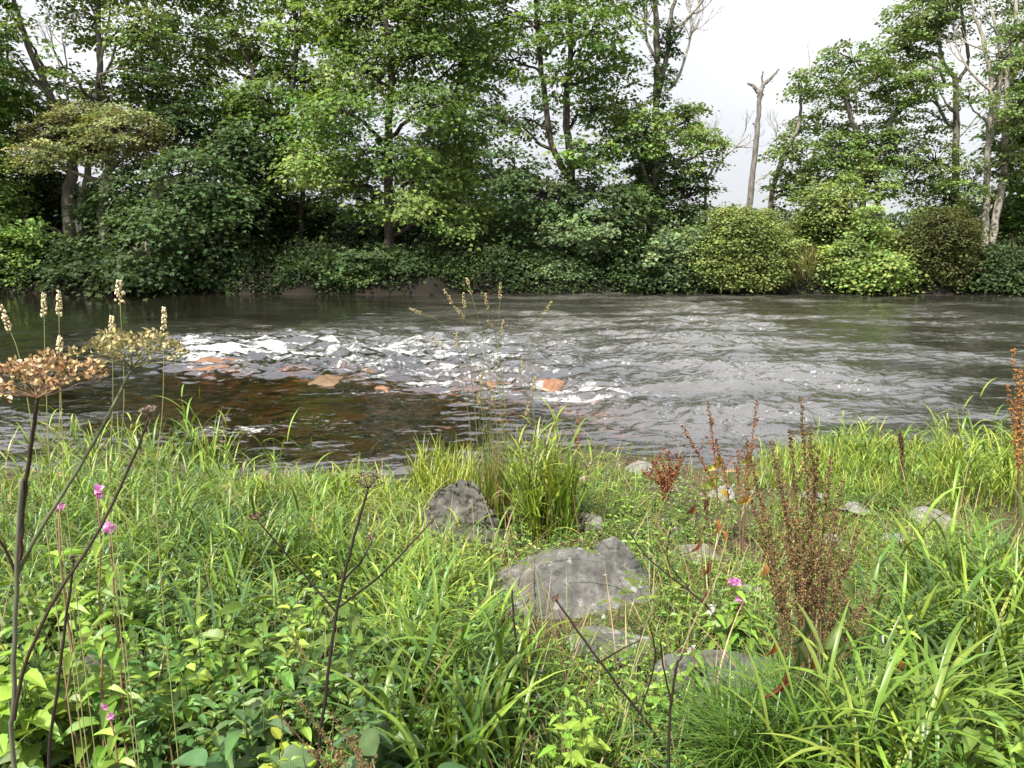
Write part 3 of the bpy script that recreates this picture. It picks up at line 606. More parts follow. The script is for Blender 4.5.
tree('dead_tree', 'dead standing trunk with a short forked top, alone against the sky', 'tree', 32, [[(749, 250, .15), (749, 213, .135), (753, 170, .11), (758, 120, .095), (760, 95, .08)], [(760, 97, .1), (756, 88, .075), (748, 83, .045)], [(760, 98, .1), (763, 86, .085), (771, 78, .06), (779, 69, .035)], [(763, 86, .05), (762, 78, .04), (763, 71, .025)], [(757, 128, .05), (753, 123, .03)]], [], ALD, 10, bark=(.15, .135, .12), group=TG)
tree('alder_tree', 'open-crowned alder right of the dead trunk, lower of the two right-hand crowns', 'tree', 33, [[(862, 225, .14), (862, 180, .13), (858, 140, .11), (845, 100, .08), (842, 65, .05)], [(770, 238, .13), (772, 195, .11), (782, 160, .09), (800, 120, .07), (798, 80, .04)], [(880, 230, .12), (877, 190, .1), (880, 150, .08), (895, 110, .05)]],
     [(855, 60, 34, 18, .8), (825, 75, 28, 18, .6), (885, 75, 26, 20, .7), (800, 90, 20, 14, .45), (845, 100, 34, 16, .6), (900, 110, 26, 20, .6), (805, 125, 24, 16, .6), (860, 140, 40, 18, .8), (830, 150, 40, 18, .9), (790, 150, 22, 16, .7), (895, 150, 28, 20, .8), (810, 180, 34, 18, .8), (870, 180, 36, 20, .8), (785, 190, 22, 20, .6), (845, 165, 40, 18, .8), (920, 180, 24, 22, .6)], ALD, 11, .12, .85, bark=GREY, group=TG, spray=.42, pat=P_S,
     bares=[(800, 110, .1, 1, 1.6, .03, 3), (782, 160, -.6, .8, 1.6, .03, 3), (775, 200, .8, .6, 2.2, .04, 3)])
tree('alder_tree', 'tall sparse alder near the right edge, its crown reaching out of the top', 'tree', 34, [[(953, 235, .17), (955, 180, .16), (956, 120, .13), (955, 80, .11), (942, 60, .08), (938, 20, .07), (945, -30, .05)], [(955, 85, .08), (968, 62, .07), (962, 20, .06), (964, -30, .04)]],
     [(920, 15, 34, 22, .7), (905, 50, 30, 20, .7), (930, 40, 26, 18, .6), (925, 80, 30, 18, .6), (950, 20, 28, 18, .4), (910, 90, 24, 16, .6), (890, 30, 16, 12, .4), (935, 120, 26, 18, .4), (930, 160, 30, 22, .6), (945, 200, 34, 22, .7), (940, -30, 50, 30, .7), (975, -20, 40, 26, .4)], ALD, 12, .12, .85, bark=GREY, group=TG, spray=.42, pat=P_S, bares=[(950, 110, -.7, .6, 1.8, .04, 3), (956, 140, .6, .8, 2.2, .04, 3)])
tree('poplar_tree', 'pale mostly dead multi-stemmed tree with wavy bare limbs at right', 'tree', 32, [[(984, 250, .15), (986, 200, .13), (988, 140, .11), (992, 90, .09), (985, 50, .08), (978, 20, .06)], [(990, 245, .16), (1002, 180, .14), (1006, 120, .12), (1008, 70, .09), (1015, 20, .07), (1020, -30, .05)], [(988, 150, .1), (998, 100, .09), (1000, 50, .07), (992, 10, .05)]],
     [(975, 100, 22, 20, .3), (1000, 60, 26, 20, .25), (1015, 40, 20, 26, .35), (1020, 110, 24, 26, .7), (1010, 160, 22, 20, .5), (970, 180, 20, 24, .5), (1015, 10, 26, 20, .4)], ALD, 13, .1, .9, bark=PALEB, group=TG, spray=.4, pat=P_S,
     bares=[(978, 25, -.4, .9, 2., .05, 3), (990, 90, -.7, .6, 2.6, .06, 3), (1008, 70, .6, .8, 2.6, .06, 3), (1000, 55, .2, 1, 2.4, .05, 3), (1004, 150, .8, .6, 2.2, .05, 3), (984, 50, -.8, .2, 1.6, .04, 2), (992, 205, -.3, -.9, 1., .04, 2)])
tree('sycamore_tree', 'dense dark green tree filling the right edge behind the pale stems', 'tree', 34, [[(1035, 250, .2), (1035, 170, .16), (1040, 100, .1)]],
     [(1015, 130, 30, 26), (1022, 180, 32, 26), (1010, 215, 34, 24), (1040, 60, 40, 40, .8), (1060, 120, 46, 40), (1055, 200, 50, 36), (1015, 245, 36, 24), (1090, 40, 60, 60)], SYC, 14, .17, 1., group=TG)
tree('sycamore_tree', 'sycamore cut by the left edge of the picture, low branches over the water', 'tree', 30, [[(-25, 250, .2), (-25, 170, .17), (-20, 80, .12)]],
     [(-30, 160, 50, 30), (0, 200, 30, 18, .8), (-40, 230, 50, 30), (-30, 60, 50, 50), (-80, 120, 60, 60), (10, 235, 36, 24, 1, SYCB), (-60, -20, 60, 50)], SYC, 15, .17, 1., group=TG, droop=.45)
def bush(label, px, py, rx, ry, Y, pal, seed, size=.09, dens=1.3, name='bush', masses=None, spray=.4, pat=P_S, droop=.25, cat='bush'):
    jr = np.random.default_rng(seed); ex = [(px + jr.uniform(-.85, .85) * rx, py - ry * jr.uniform(.1, .85), rx * jr.uniform(.15, .3), ry * jr.uniform(.15, .35), .6) for _ in range(7)]
    ms = masses or ex + [(px, py - ry * .35, rx * .62, ry * .6), (px - rx * .5, py + ry * .1, rx * .5, ry * .6), (px + rx * .5, py + ry * .1, rx * .5, ry * .6), (px, py + ry * .4, rx * .85, ry * .5), (px - rx * .25, py, rx * .5, ry * .6), (px + rx * .25, py, rx * .5, ry * .6)]
    return tree(name, label, cat, Y, [[(px, 275, .05), (px, py, .03)], [(px - rx * .3, 275, .04), (px - rx * .4, py, .025)], [(px + rx * .3, 275, .04), (px + rx * .4, py, .025)]], ms, pal, seed, size, dens, DARKB, spray, droop, 'bushes along the far bank', pat=pat, depth=.35, per=26)
bush('rounded olive willow bush just below the dead standing trunk', 740, 252, 47, 46, 28.7, WIL, 101, .085, 1.6)
bush('tall green bush right of the reed patch, with a yellowish top', 830, 232, 40, 52, 30.4, WIL, 102, .1, 1.3, masses=[(825, 205, 26, 22), (845, 190, 18, 16, .7, BRI), (810, 235, 26, 24), (845, 235, 30, 26), (830, 262, 40, 24), (795, 250, 16, 20), (830, 225, 30, 22)])
bush('light fresh green bush dipping its branches into the river', 868, 264, 36, 38, 28.5, BRI, 103, .11, 1.3, masses=[(868, 242, 26, 20), (882, 266, 30, 20), (858, 275, 34, 20), (888, 284, 26, 12), (848, 258, 24, 20), (870, 222, 16, 16, .8)], spray=.4)
bush('olive-brown domed bush between the light green bush and the pale stems', 940, 250, 42, 44, 28.9, [(.085, .095, .03), (.10, .11, .035), (.07, .085, .028)], 104, .085, 1.5)
bush('mid green bush with yellowish leaves low behind the light green one', 905, 268, 26, 28, 28.9, WIL, 105, .1, 1.3)
bush('dark bush at the water edge under the right-hand trees', 1000, 270, 46, 28, 28.8, SYC_SHADE, 106, .11, 1.3)
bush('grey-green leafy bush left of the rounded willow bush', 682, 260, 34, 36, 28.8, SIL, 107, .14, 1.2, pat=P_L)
bush('dark bush beneath the ivy-covered trunk', 635, 262, 36, 30, 29.6, SYC_SHADE, 108, .12, 1.3)
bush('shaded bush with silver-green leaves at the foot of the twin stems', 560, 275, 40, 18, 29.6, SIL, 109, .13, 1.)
bush('low dark bramble mound under the middle trees', 500, 268, 46, 24, 30, SYC_SHADE, 110, .11, 1.3)
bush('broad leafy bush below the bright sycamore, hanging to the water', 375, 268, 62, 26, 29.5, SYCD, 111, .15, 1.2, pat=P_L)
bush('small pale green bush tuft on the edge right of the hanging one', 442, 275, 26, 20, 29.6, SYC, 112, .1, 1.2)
bush('dark bush between the slim trunks and the hanging one', 300, 272, 40, 22, 29.8, SYC_SHADE, 113, .15, 1.2, pat=P_L)
bush('shaded bush at far left beneath the two grey trunks', 62, 262, 46, 28, 29.8, SYC_SHADE, 114, .13, 1.3)
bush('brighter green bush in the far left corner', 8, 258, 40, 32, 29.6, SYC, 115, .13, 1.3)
bush('hedge-like bush seen through the gap under the bright sycamore', 400, 234, 75, 20, 34, SYC_SHADE, 116, .12, 1.4)
bush('dark hedge-like bush set back under the upper-left sycamores', 250, 222, 100, 34, 34.5, SYC_SHADE, 117, .13, 1.4)
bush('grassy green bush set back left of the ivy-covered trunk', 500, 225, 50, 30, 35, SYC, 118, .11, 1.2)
bush('shade-darkened bush set back behind the two grey trunks', 50, 215, 70, 42, 34, SYC_SHADE, 119, .13, 1.3)
bush('low bush in the gap right of the dead trunk', 770, 255, 24, 30, 32, SYC, 120, .11, 1.2)
bush('bush closing the gap behind the olive-brown dome', 960, 225, 50, 24, 35, SYC, 121, .13, 1.2)
# bank undergrowth, reeds
def undergrowth():
    rng = np.random.default_rng(5); lf = MB()
    n = 52000; x = rng.uniform(-27, 27, n); y = 28.15 + rng.uniform(0, 1, n) ** 1.7 * 6
    hh = .7 * (1 + 1.3 * fbm(x * .8, y * .8, 77, 3)).clip(.4, 2.4)
    z = ground(x, y) + rng.uniform(0, 1, n) * hh
    keep = (z > .02) & ((project(x, y, z)[0] < 690) | (rng.random(n) < .6) | (y > 31)); z = np.maximum(z, .05)
    pal = pick(rng, SYC_SHADE * 3 + SYC[:2], n, .1) * (.6 + .25 * fbm(x * .6, y * .6, 31, 2).clip(-1, 1))[:, None]  # shade below the trees is put into the leaf colour
    stamp(lf, P_S, np.stack([x, y, z], 1)[keep], nrm(rng.normal(0, 1, (n, 3)) * [1, 1, .4] + [0, -.4, -.2])[keep], nrm(rng.normal(0, .4, (n, 3)) + [0, -.4, 1])[keep], (.11 * rng.uniform(.6, 1.3, n))[keep], (.09 * rng.uniform(.6, 1.3, n))[keep], pal[keep])
    tag(lf.build('undergrowth', M_TREELEAF, None, False), 'leafy undergrowth, darkened for shade, covering the far bank', 'undergrowth', kind='stuff')
    g = MB(); n = 9000; x = rng.uniform(-27, 27, n); y = 28.5 + rng.uniform(0, 1, n) * 9; m = rng.random(n) < .6; x = np.where(m, (rng.normal(795, 22, n) - 512) / FPX * y, x); y = np.where(m, rng.uniform(28.6, 29.5, n), y)
    L = np.where(m, rng.uniform(.4, 1.1, n), rng.uniform(.2, .6, n))
    c = pick(rng, [(.15, .17, .05), (.11, .15, .04), (.22, .17, .07)], n)
    blades(g, np.stack([x, y, ground(x, y)], 1), rng.uniform(0, 6.28, n), L, rng.uniform(0, .3, n), rng.uniform(.2, 1, n), .022, c, 3)
    tag(g.build('far_bank_grass', M_GRASS), 'pale grasses and reeds on the far bank', 'grass', kind='stuff')
    d = MB(); n = 16000; x = rng.uniform(-130, 130, n); y = rng.uniform(118, 126, n); z = ground(x, y) + rng.uniform(0, 1, n) * (3.2 + 1.3 * fbm(x * .08, y * 0, 7, 3)).clip(1, 6)
    stamp(d, P_S, np.stack([x, y, z], 1), nrm(rng.normal(0, 1, (n, 3))), nrm(rng.normal(0, .5, (n, 3)) + [0, -.5, .8]), .6, .55, pick(rng, [(.06, .085, .03), (.05, .075, .03)], n))
    tag(d.build('distant_hedge', M_TREELEAF, None, False), 'low hedge far across the field', 'hedge', kind='stuff')
undergrowth()
# ------------------------------------------------------------------ near bank plants
GG = [(.11, .19, .025), (.145, .23, .03), (.19, .265, .04), (.075, .14, .025)]
GY = [(.25, .31, .04), (.30, .33, .055), (.21, .28, .04)]
GD = [(.06, .115, .025), (.08, .14, .03), (.075, .125, .04)]
GP = [(.24, .24, .10), (.30, .26, .13), (.17, .2, .06)]
GB = [(.22, .15, .07), (.17, .11, .05), (.28, .21, .11)]
def free(x, y, k=.85):
    ok = np.ones(len(x), bool)
    for rx, ry, rr in ROCKS: ok &= (x - rx)**2 + (y - ry)**2 > (rr * k)**2
    return ok
def spots(rng, cx, cy, rx, ry, n):
    r = np.sqrt(rng.uniform(0, 1, n)); a = rng.uniform(0, 6.283, n)
    return onv(cx + rx * r * np.cos(a), cy + ry * r * np.sin(a))
def grass_patch(mb, rng, cx, cy, rx, ry, n, L, W, lean, curl, pal, head=None, hs=1.2, segs=6, tip=None, keep=.75):
    x, y, z = spots(rng, cx, cy, rx, ry, n); ok = free(x, y, keep) & (z > -.03); x, y, z = x[ok], y[ok], z[ok]; n = len(x)
    hd = rng.uniform(0, 6.283, n) if head is None else rng.normal(head, hs, n)
    cl = fbm(x * 2.2, y * 2.2, 7, 2); mean = sum(L) / 2
    if mean > .25:
        k_ = fbm(x * 1.7, y * 1.7, 63, 2) + rng.normal(0, .25, n) > -.22; x, y, z, hd, cl = x[k_], y[k_], z[k_], hd[k_], cl[k_]; n = len(x)
    blades(mb, np.stack([x, y, z - .01], 1), hd + cl * 1.5, rng.uniform(*L, n) * (1 + .35 * cl), rng.uniform(*lean, n), rng.uniform(*curl, n), W * rng.uniform(.6, 1.3, n), pick(rng, pal, n), segs, tip=tip)
def culms(mb, rng, cx, cy, rx, ry, n, H, L, W, pal, keep=.8, lean=(0, .35)):
    x, y, z = spots(rng, cx, cy, rx, ry, n); ok = free(x, y, keep) & (z > -.03) & (fbm(x * 1.7, y * 1.7, 63, 2) + rng.normal(0, .25, len(x)) > -.25); x, y, z = x[ok], y[ok], z[ok]; n = len(x)
    h = rng.uniform(*H, n) * (1 + .5 * fbm(x * 2.2, y * 2.2, 7, 2)); hd = rng.uniform(0, 6.283, n); ln = rng.uniform(*lean, n); cu = rng.uniform(.1, .9, n); c = pick(rng, pal, n)
    b = np.stack([x, y, z - .01], 1)
    ctr = blades(mb, b, hd, h, ln, cu, .0042, c * .8, 6)
    for j in range(7):
        t = ((j + 1.2) / 8.2 + rng.normal(0, .03, n)).clip(.02, .98) * 6; k0 = t.astype(int); u = (t - k0)[:, None]; t = t / 6
        q = ctr[np.arange(n), k0] * (1 - u) + ctr[np.arange(n), k0 + 1] * u
        m = rng.random(n) < .85
        blades(mb, q[m], (hd + j * 3.14 + rng.normal(0, .9, n))[m], (rng.uniform(*L, n) * (1.15 - .4 * abs(t - .5)))[m], rng.uniform(.25, .95, n)[m], rng.uniform(.5, 2.0, n)[m], W * rng.uniform(.7, 1.25, n)[m], (c * rng.uniform(.85, 1.2, (n, 1)))[m], 6, fold=.3)
def bank_grass():
    rng = np.random.default_rng(11); g = MB()
    P = lambda *a, **k: grass_patch(g, rng, *a, **k)
    # short sward everywhere
    P(512, 640, 760, 190, 10000, L=(.06, .22), W=.005, lean=(0, .9), curl=(.3, 1.8), pal=GG + GD + GD + GB, segs=4)  # extra dark greens paint shade into the gaps between the grasses
    P(512, 560, 700, 110, 6500, L=(.05, .18), W=.005, lean=(0, .6), curl=(.3, 1.6), pal=GG + GY, segs=4)
    Q = lambda *a, **k: culms(g, rng, *a, **k)
    # left: arching mat of reed grass
    P(195, 552, 230, 46, 2300, L=(.25, .55), W=.010, lean=(.2, 1.), curl=(.9, 2.3), pal=GG + GD + GP, segs=7)
    Q(165, 552, 190, 48, 560, H=(.25, .55), L=(.14, .28), W=.0125, pal=GG + GG + GD + GP[:1], lean=(.1, .8))
    Q(60, 525, 120, 40, 170, H=(.35, .6), L=(.15, .3), W=.013, pal=GG + GP[:1])
    Q(140, 482, 100, 10, 150, H=(.45, .8), L=(.15, .3), W=.013, pal=GG + GY)
    P(150, 485, 110, 12, 220, L=(.3, .5), W=.013, lean=(.0, .5), curl=(.3, 1.6), pal=GG + GY, segs=7)
    P(330, 500, 120, 22, 1500, L=(.06, .2), W=.009, lean=(.1, .8), curl=(.5, 1.8), pal=GG + GY + GP[:1], segs=6)
    Q(330, 520, 110, 25, 160, H=(.15, .3), L=(.1, .2), W=.011, pal=GY + GG)
    Q(230, 625, 230, 45, 220, H=(.25, .42), L=(.14, .28), W=.012, pal=GD + GG)
    P(230, 620, 230, 50, 700, L=(.2, .45), W=.010, lean=(.1, .8), curl=(.5, 2.), pal=GD + GG, segs=7)
    # centre tufts at the shore
    P(345, 500, 26, 10, 200, L=(.2, .36), W=.010, lean=(.0, .5), curl=(.2, 1.2), pal=GY + GG)
    P(440, 492, 34, 10, 520, L=(.25, .45), W=.010, lean=(.0, .5), curl=(.2, 1.3), pal=GY)
    P(480, 530, 30, 20, 350, L=(.2, .36), W=.009, lean=(0, .5), curl=(.2, 1.4), pal=GY + GB)
    P(600, 500, 60, 30, 600, L=(.06, .18), W=.006, lean=(.1, .8), curl=(.3, 1.8), pal=GY + GG)
    P(690, 455, 60, 10, 120, L=(.15, .3), W=.007, lean=(0, .3), curl=(.1, .8), pal=GG)
    P(650, 610, 60, 60, 800, L=(.06, .18), W=.005, lean=(.1, .9), curl=(.5, 1.8), pal=GD + GB + GG)
    # middle foreground
    Q(440, 700, 80, 50, 100, H=(.25, .42), L=(.14, .28), W=.013, pal=GG + GY[:1])
    P(450, 710, 110, 45, 550, L=(.15, .36), W=.010, lean=(.0, .7), curl=(.4, 1.9), pal=GG + GD, segs=7)
    P(400, 610, 80, 45, 700, L=(.15, .34), W=.009, lean=(.05, .8), curl=(.4, 1.9), pal=GG + GY[:1] + GB[:1], segs=7)
    Q(400, 600, 90, 40, 120, H=(.2, .34), L=(.1, .2), W=.011, pal=GG + GY)
    P(590, 745, 110, 40, 700, L=(.08, .22), W=.007, lean=(.0, .8), curl=(.4, 1.9), pal=GG + GP[:1], segs=7)
    # right side
    P(900, 462, 150, 15, 2400, L=(.14, .3), W=.008, lean=(.05, .7), curl=(.2, 1.7), pal=GY + GY + GG)
    Q(925, 456, 120, 12, 300, H=(.16, .34), L=(.1, .22), W=.011, pal=GY + GG)
    P(890, 484, 150, 14, 2200, L=(.08, .24), W=.007, lean=(.05, .8), curl=(.3, 1.6), pal=GY + GG + GD[:1], segs=5)
    Q(880, 478, 120, 12, 120, H=(.1, .24), L=(.08, .18), W=.010, pal=GY + GG)
    Q(990, 465, 60, 18, 130, H=(.35, .55), L=(.14, .28), W=.012, pal=GY + GG)
    P(870, 530, 120, 40, 3000, L=(.03, .12), W=.006, lean=(.05, .8), curl=(.3, 1.7), pal=GY + GG, segs=5)
    P(878, 503, 30, 5, 200, L=(.2, .34), W=.006, lean=(.6, 1.1), curl=(.7, 1.6), pal=GD + GG, head=3.6, hs=.5)
    Q(1010, 655, 90, 42, 230, H=(.3, .6), L=(.16, .3), W=.0135, pal=GG)
    P(1005, 655, 100, 42, 800, L=(.25, .5), W=.010, lean=(.0, .7), curl=(.4, 1.9), pal=GG + GY[:1], segs=7)
    Q(965, 705, 110, 60, 230, H=(.28, .5), L=(.16, .3), W=.0135, pal=GG + GD)
    P(950, 705, 130, 65, 1000, L=(.2, .5), W=.010, lean=(.0, .7), curl=(.4, 2.), pal=GG + GD + GY[:1], segs=8)
    Q(1000, 830, 200, 50, 120, H=(.3, .5), L=(.16, .3), W=.013, pal=GG)
    # dry blades through it all; the last pale arcs paint blades catching light
    P(512, 620, 600, 160, 3600, L=(.15, .55), W=.005, lean=(.2, 1.4), curl=(.1, 1.2), pal=GB + GB + GP, segs=5)
    P(250, 560, 260, 60, 900, L=(.25, .55), W=.005, lean=(.4, 1.3), curl=(.5, 1.6), pal=GP, segs=6)
    # the bank goes on past the picture's edges
    for sx_ in (-1, 1):
        n = 5200; y = rng.uniform(.6, 8.6, n); x = sx_ * (.68 * y + .2 + rng.uniform(0, 1, n) * 4.5); z = gfast(x, y); k_ = z > 0; x, y, z = x[k_], y[k_], z[k_]; n = len(x)
        blades(g, np.stack([x, y, z - .01], 1), rng.uniform(0, 6.283, n), rng.uniform(.12, .5, n), rng.uniform(0, .7, n), rng.uniform(.4, 1.9, n), .010 * rng.uniform(.6, 1.3, n), pick(rng, GG + GD + GY[:1], n), 5)
    n = 3000; x = rng.uniform(-4, 4, n); y = rng.uniform(-2, 1.3, n); z = gfast(x, np.maximum(y, -.9))
    blades(g, np.stack([x, y, ground(x, y) - .01], 1), rng.uniform(0, 6.283, n), rng.uniform(.1, .25, n), rng.uniform(0, .7, n), rng.uniform(.4, 1.9, n), .009, pick(rng, GG + GD, n), 5)
    tag(g.build('bank_grass', M_GRASS), 'mixed green grasses growing all over the near bank', 'grass', kind='stuff')
    # blade litter, pebbles
    rng = np.random.default_rng(12); pb = MB()
    x, y, z = spots(rng, 660, 500, 130, 45, 1100); x2, y2, z2 = spots(rng, 600, 640, 500, 160, 800)
    x, y, z = np.r_[x, x2], np.r_[y, y2], np.r_[z, z2]
    n = len(x); s = rng.uniform(.006, .03, n)
    a = nrm(rng.normal(0, 1, (n, 3)) * [1, 1, .15])
    stamp(pb, P_SEED, np.stack([x, y, z + s * .15], 1) - a * s[:, None] * .5, a, nrm(rng.normal(0, .2, (n, 3)) + [0, 0, 1]), s * 1.4, s, pick(rng, [(.16, .14, .12), (.11, .09, .07), (.24, .22, .2), (.14, .09, .06)], n))
    tag(pb.build('pebbles', M_STONE, None, True), 'small pebbles in the bare patches of the near bank', 'pebbles', kind='stuff')
P_SEED = (np.array([[0,0,0],[.5,-.5,0],[.5,0,.4],[.5,.5,0],[.5,0,-.4],[1,0,0]]), [np.array([[0,2,1],[0,3,2],[0,4,3],[0,1,4],[5,1,2],[5,2,3],[5,3,4],[5,4,1]])], np.ones(6))
M_STONE = solid_mat('pebble', .8, .3, 60, .4)
def herb(ms, ml, base, h, lean, npair, Ls, pal, rng, pat=P_O, ratio=.5, stemcol=(.10, .13, .04), droop=.2, r=.003, start=.25, whorl=2):
    hd = rng.uniform(0, 6.283); top = base + np.array([math.cos(hd) * lean * h, math.sin(hd) * lean * h, h])
    P = wob(base, top, 7, .05, rng); tube(ms, P, np.linspace(r, r * .45, 7), stemcol, 5)
    f = np.linspace(0, 1, 7); a0 = rng.uniform(0, 6.283); c0 = pick(rng, pal, 1)[0]
    pos = []; ax = []; LL = []
    for i in range(npair):
        t = start + (1 - start) * i / max(1, npair - 1); q = np.array([np.interp(t, f, P[:, k]) for k in range(3)])
        s = Ls * (math.sin(math.pi * (.28 + .62 * t)) ** .7) * rng.uniform(.8, 1.15)
        for k in range(whorl):
            a = a0 + i * (1.57 if whorl == 2 else .9) + k * 6.283 / whorl + rng.normal(0, .2)
            d = np.array([math.cos(a), math.sin(a), rng.uniform(-.1, .45) + (.5 if t > .9 else 0)])
            pos.append(q + nrm(d) * s * .12); ax.append(d); LL.append(s)
    pos, ax, LL = np.array(pos), np.array(ax), np.array(LL); m = len(pos)
    stamp(ml, pat, pos, ax, nrm(np.array([0, 0, 1.]) + rng.normal(0, .22, (m, 3))), LL, LL * ratio, pick(rng, [c0], m, .12))
    return P[-1]
def herbs_cover():
    rng = np.random.default_rng(21); ms = MB(); ml = MB()
    def zone(cx, cy, rx, ry, n, h, Ls, pal, npair=(3, 6), ratio=.5, pat=P_OS):
        x, y, z = spots(rng, cx, cy, rx, ry, n); ok = free(x, y, .95) & (z > .02)
        B = np.stack([x, y, z], 1)[ok]; K_ = 14; w = rng.integers(0, K_, len(B))
        for k in range(K_):
            a1, a2 = MB(), MB(); herb(a1, a2, np.zeros(3), rng.uniform(*h), rng.uniform(0, .5), int(rng.integers(*npair)), rng.uniform(*Ls), pal, rng, pat, ratio, r=.0016)
            b_ = B[w == k]; n = len(b_)
            if not n: continue
            th = rng.uniform(0, 6.283, n); sc_ = rng.uniform(.7, 1.25, n); tone = rng.normal(1, .15, (n, 1, 1)).clip(.6, 1.5)
            for src, dst in ((a1, ms), (a2, ml)):
                V = np.concatenate(src.v); C = np.concatenate(src.c)
                X = np.cos(th)[:, None] * V[:, 0] - np.sin(th)[:, None] * V[:, 1]; Y_ = np.sin(th)[:, None] * V[:, 0] + np.cos(th)[:, None] * V[:, 1]
                W = np.stack([X, Y_, np.tile(V[:, 2], (n, 1))], -1) * sc_[:, None, None] + b_[:, None]
                off = (np.arange(n) * len(V))[:, None, None]
                dst.add(W.reshape(-1, 3), [(np.concatenate(src.f[q])[None] + off).reshape(-1, q) for q in (3, 4) if src.f[q]], (C[None] * tone).reshape(-1, 3))
    HB = [(.15, .24, .04), (.19, .28, .045), (.12, .20, .04), (.08, .15, .04)]
    HD = [(.065, .125, .04), (.08, .15, .04), (.10, .18, .04)]
    zone(180, 720, 320, 70, 520, (.12, .36), (.05, .10), HB + HD, pat=P_O)
    zone(150, 640, 200, 40, 380, (.1, .3), (.04, .08), HB, pat=P_O)
    zone(330, 720, 200, 70, 240, (.1, .32), (.04, .085), HB + HD)
    zone(560, 560, 160, 60, 600, (.04, .12), (.02, .04), HB, (2, 4))
    zone(630, 520, 110, 45, 600, (.04, .14), (.02, .04), HB + [(.16, .19, .05)], (2, 4))
    zone(700, 620, 80, 60, 420, (.05, .16), (.02, .045), HB, (2, 5))
    zone(640, 720, 120, 60, 420, (.06, .18), (.025, .045), HB, (2, 5))
    zone(870, 540, 120, 50, 500, (.03, .12), (.02, .04), HB + [(.16, .2, .04)], (2, 4))
    zone(450, 590, 120, 50, 350, (.06, .2), (.025, .05), HB)
    zone(512, 640, 720, 190, 1500, (.03, .14), (.02, .045), HB + HD, (2, 5))
    zone(880, 720, 160, 60, 200, (.1, .3), (.03, .06), HB + HD)
    ob = ml.build('ground_cover', M_NEARLEAF, None, False); tag(ob, 'low leafy weeds between the grasses of the near bank', 'weeds', kind='stuff')
    st = ms.build('weed_stems', M_STEM, ob)
bank_grass(); herbs_cover()

# --- distinct clumps
def tuft(name, label, px, py, rx, ry, n, L, W, lean, curl, pal, seed, group='distinct grass clumps on the near bank', cat='grass clump', segs=8, head=None, hs=1.2, cul=None):
    rng = np.random.default_rng(seed); c = on(px, py); root = empty(name, c); g = MB()
    x, y, z = spots(rng, px, py, rx, ry, n); hd = rng.uniform(0, 6.283, n) if head is None else rng.normal(head, hs, n)
    blades(g, np.stack([x, y, z - .01], 1), hd, rng.uniform(*L, n), rng.uniform(*lean, n), rng.uniform(*curl, n), W * rng.uniform(.7, 1.25, n), pick(rng, pal, n), segs)
    if cul: culms(g, rng, px, py, rx, ry, cul[0], H=cul[1], L=cul[2], W=W, pal=pal, keep=0, lean=(0, .22))
    g.build('blades', M_GRASS, root); tag(root, label, cat, group); return root, rng
def seed_head(mb, P0, d, L, rng, col, w=.012, n=60, sz=.006):
    t = rng.uniform(0, 1, n); a = nrm(np.cross(d, rng.normal(0, 1, (n, 3)))); q = P0 + d * (t * L)[:, None] + a * (w * (1 - t) ** .6)[:, None] * rng.uniform(.2, 1, (n, 1))
    stamp(mb, P_SEED, q, nrm(d + a * .5), a, sz * 1.8, sz * .7, pick(rng, col, n))
def stalk(root, pts, Ys, r, rng, col, hcol, hl=.07, w=.01, n=60, sz=.006):
    P = np.array([at(a, b, Y) for (a, b), Y in zip(pts, Ys)])
    g = G(P[0][0], P[0][1])
    if P[0][2] > g: P = np.vstack([[P[0][0], P[0][1], g], P])
    S = smooth_path(P, 6); ms = MB(); tube(ms, S, np.linspace(r, r * .4, len(S)), col, 5); ms.build('stalk', M_STEM, root)
    d = nrm(S[-1] - S[-3]); mh = MB(); seed_head(mh, S[-1] - d * hl * .3, d, hl, rng, hcol, w, n, sz); mh.build('seed_head', M_DRY, root)
root, rng = tuft('tall_grass', 'tall upright green grass tuft with nodding seed heads, beside the dark boulder', 545, 535, 32, 11, 190, (.4, .78), .0125, (0, .3), (.15, 1.2), GG + GY + GP[:1], 201, cul=(75, (.45, .8), (.14, .28)))
for i in range(16):
    bx = 480 + rng.uniform(-12, 60); tx = bx + rng.uniform(-30, 10); ty = rng.uniform(300, 420) if i > 4 else (290, 305, 295, 315, 300)[i]
    if i <= 4: bx, tx = (500, 505, 510, 495, 490)[i], (470, 487, 500, 462, 450)[i]
    stalk(root, [(bx, 530), (bx - 3, 430), (bx - 8 + (tx - bx) * .3, 340 if ty < 330 else ty + 30), (tx, ty)], [4.85, 4.8, 4.75, 4.7], .0028, rng, (.16, .19, .07), [(.42, .33, .18), (.36, .29, .14)], .10, .010, 46, .007)
stalk(root, [(492, 530), (480, 400), (448, 330), (418, 312)], [4.85, 4.8, 4.7, 4.65], .0022, rng, (.16, .19, .07), [(.42, .33, .18)], .08, .010, 40, .006)
stalk(root, [(498, 530), (492, 440), (470, 380), (440, 345)], [4.85, 4.8, 4.7, 4.65], .0022, rng, (.16, .19, .07), [(.42, .33, .18)], .10, .012, 50, .006)
tuft('grass_clump', 'thin grass clump rising in front of the tall tuft, left side', 492, 530, 16, 10, 160, (.35, .7), .010, (0, .2), (.05, .8), GG + GB, 202)
tuft('grass_clump', 'bright broad-bladed grass clump at the bottom, left of centre', 455, 770, 62, 50, 105, (.3, .55), .0155, (.0, .6), (.4, 2.), GG + GD[:1] + GG, 203, cul=(34, (.3, .5), (.15, .28)))
tuft('grass_clump', 'fresh green grass clump in front of the dark boulder', 412, 640, 44, 22, 150, (.25, .42), .013, (.0, .45), (.2, 1.3), GY + GG, 204, cul=(25, (.25, .4), (.1, .2)))
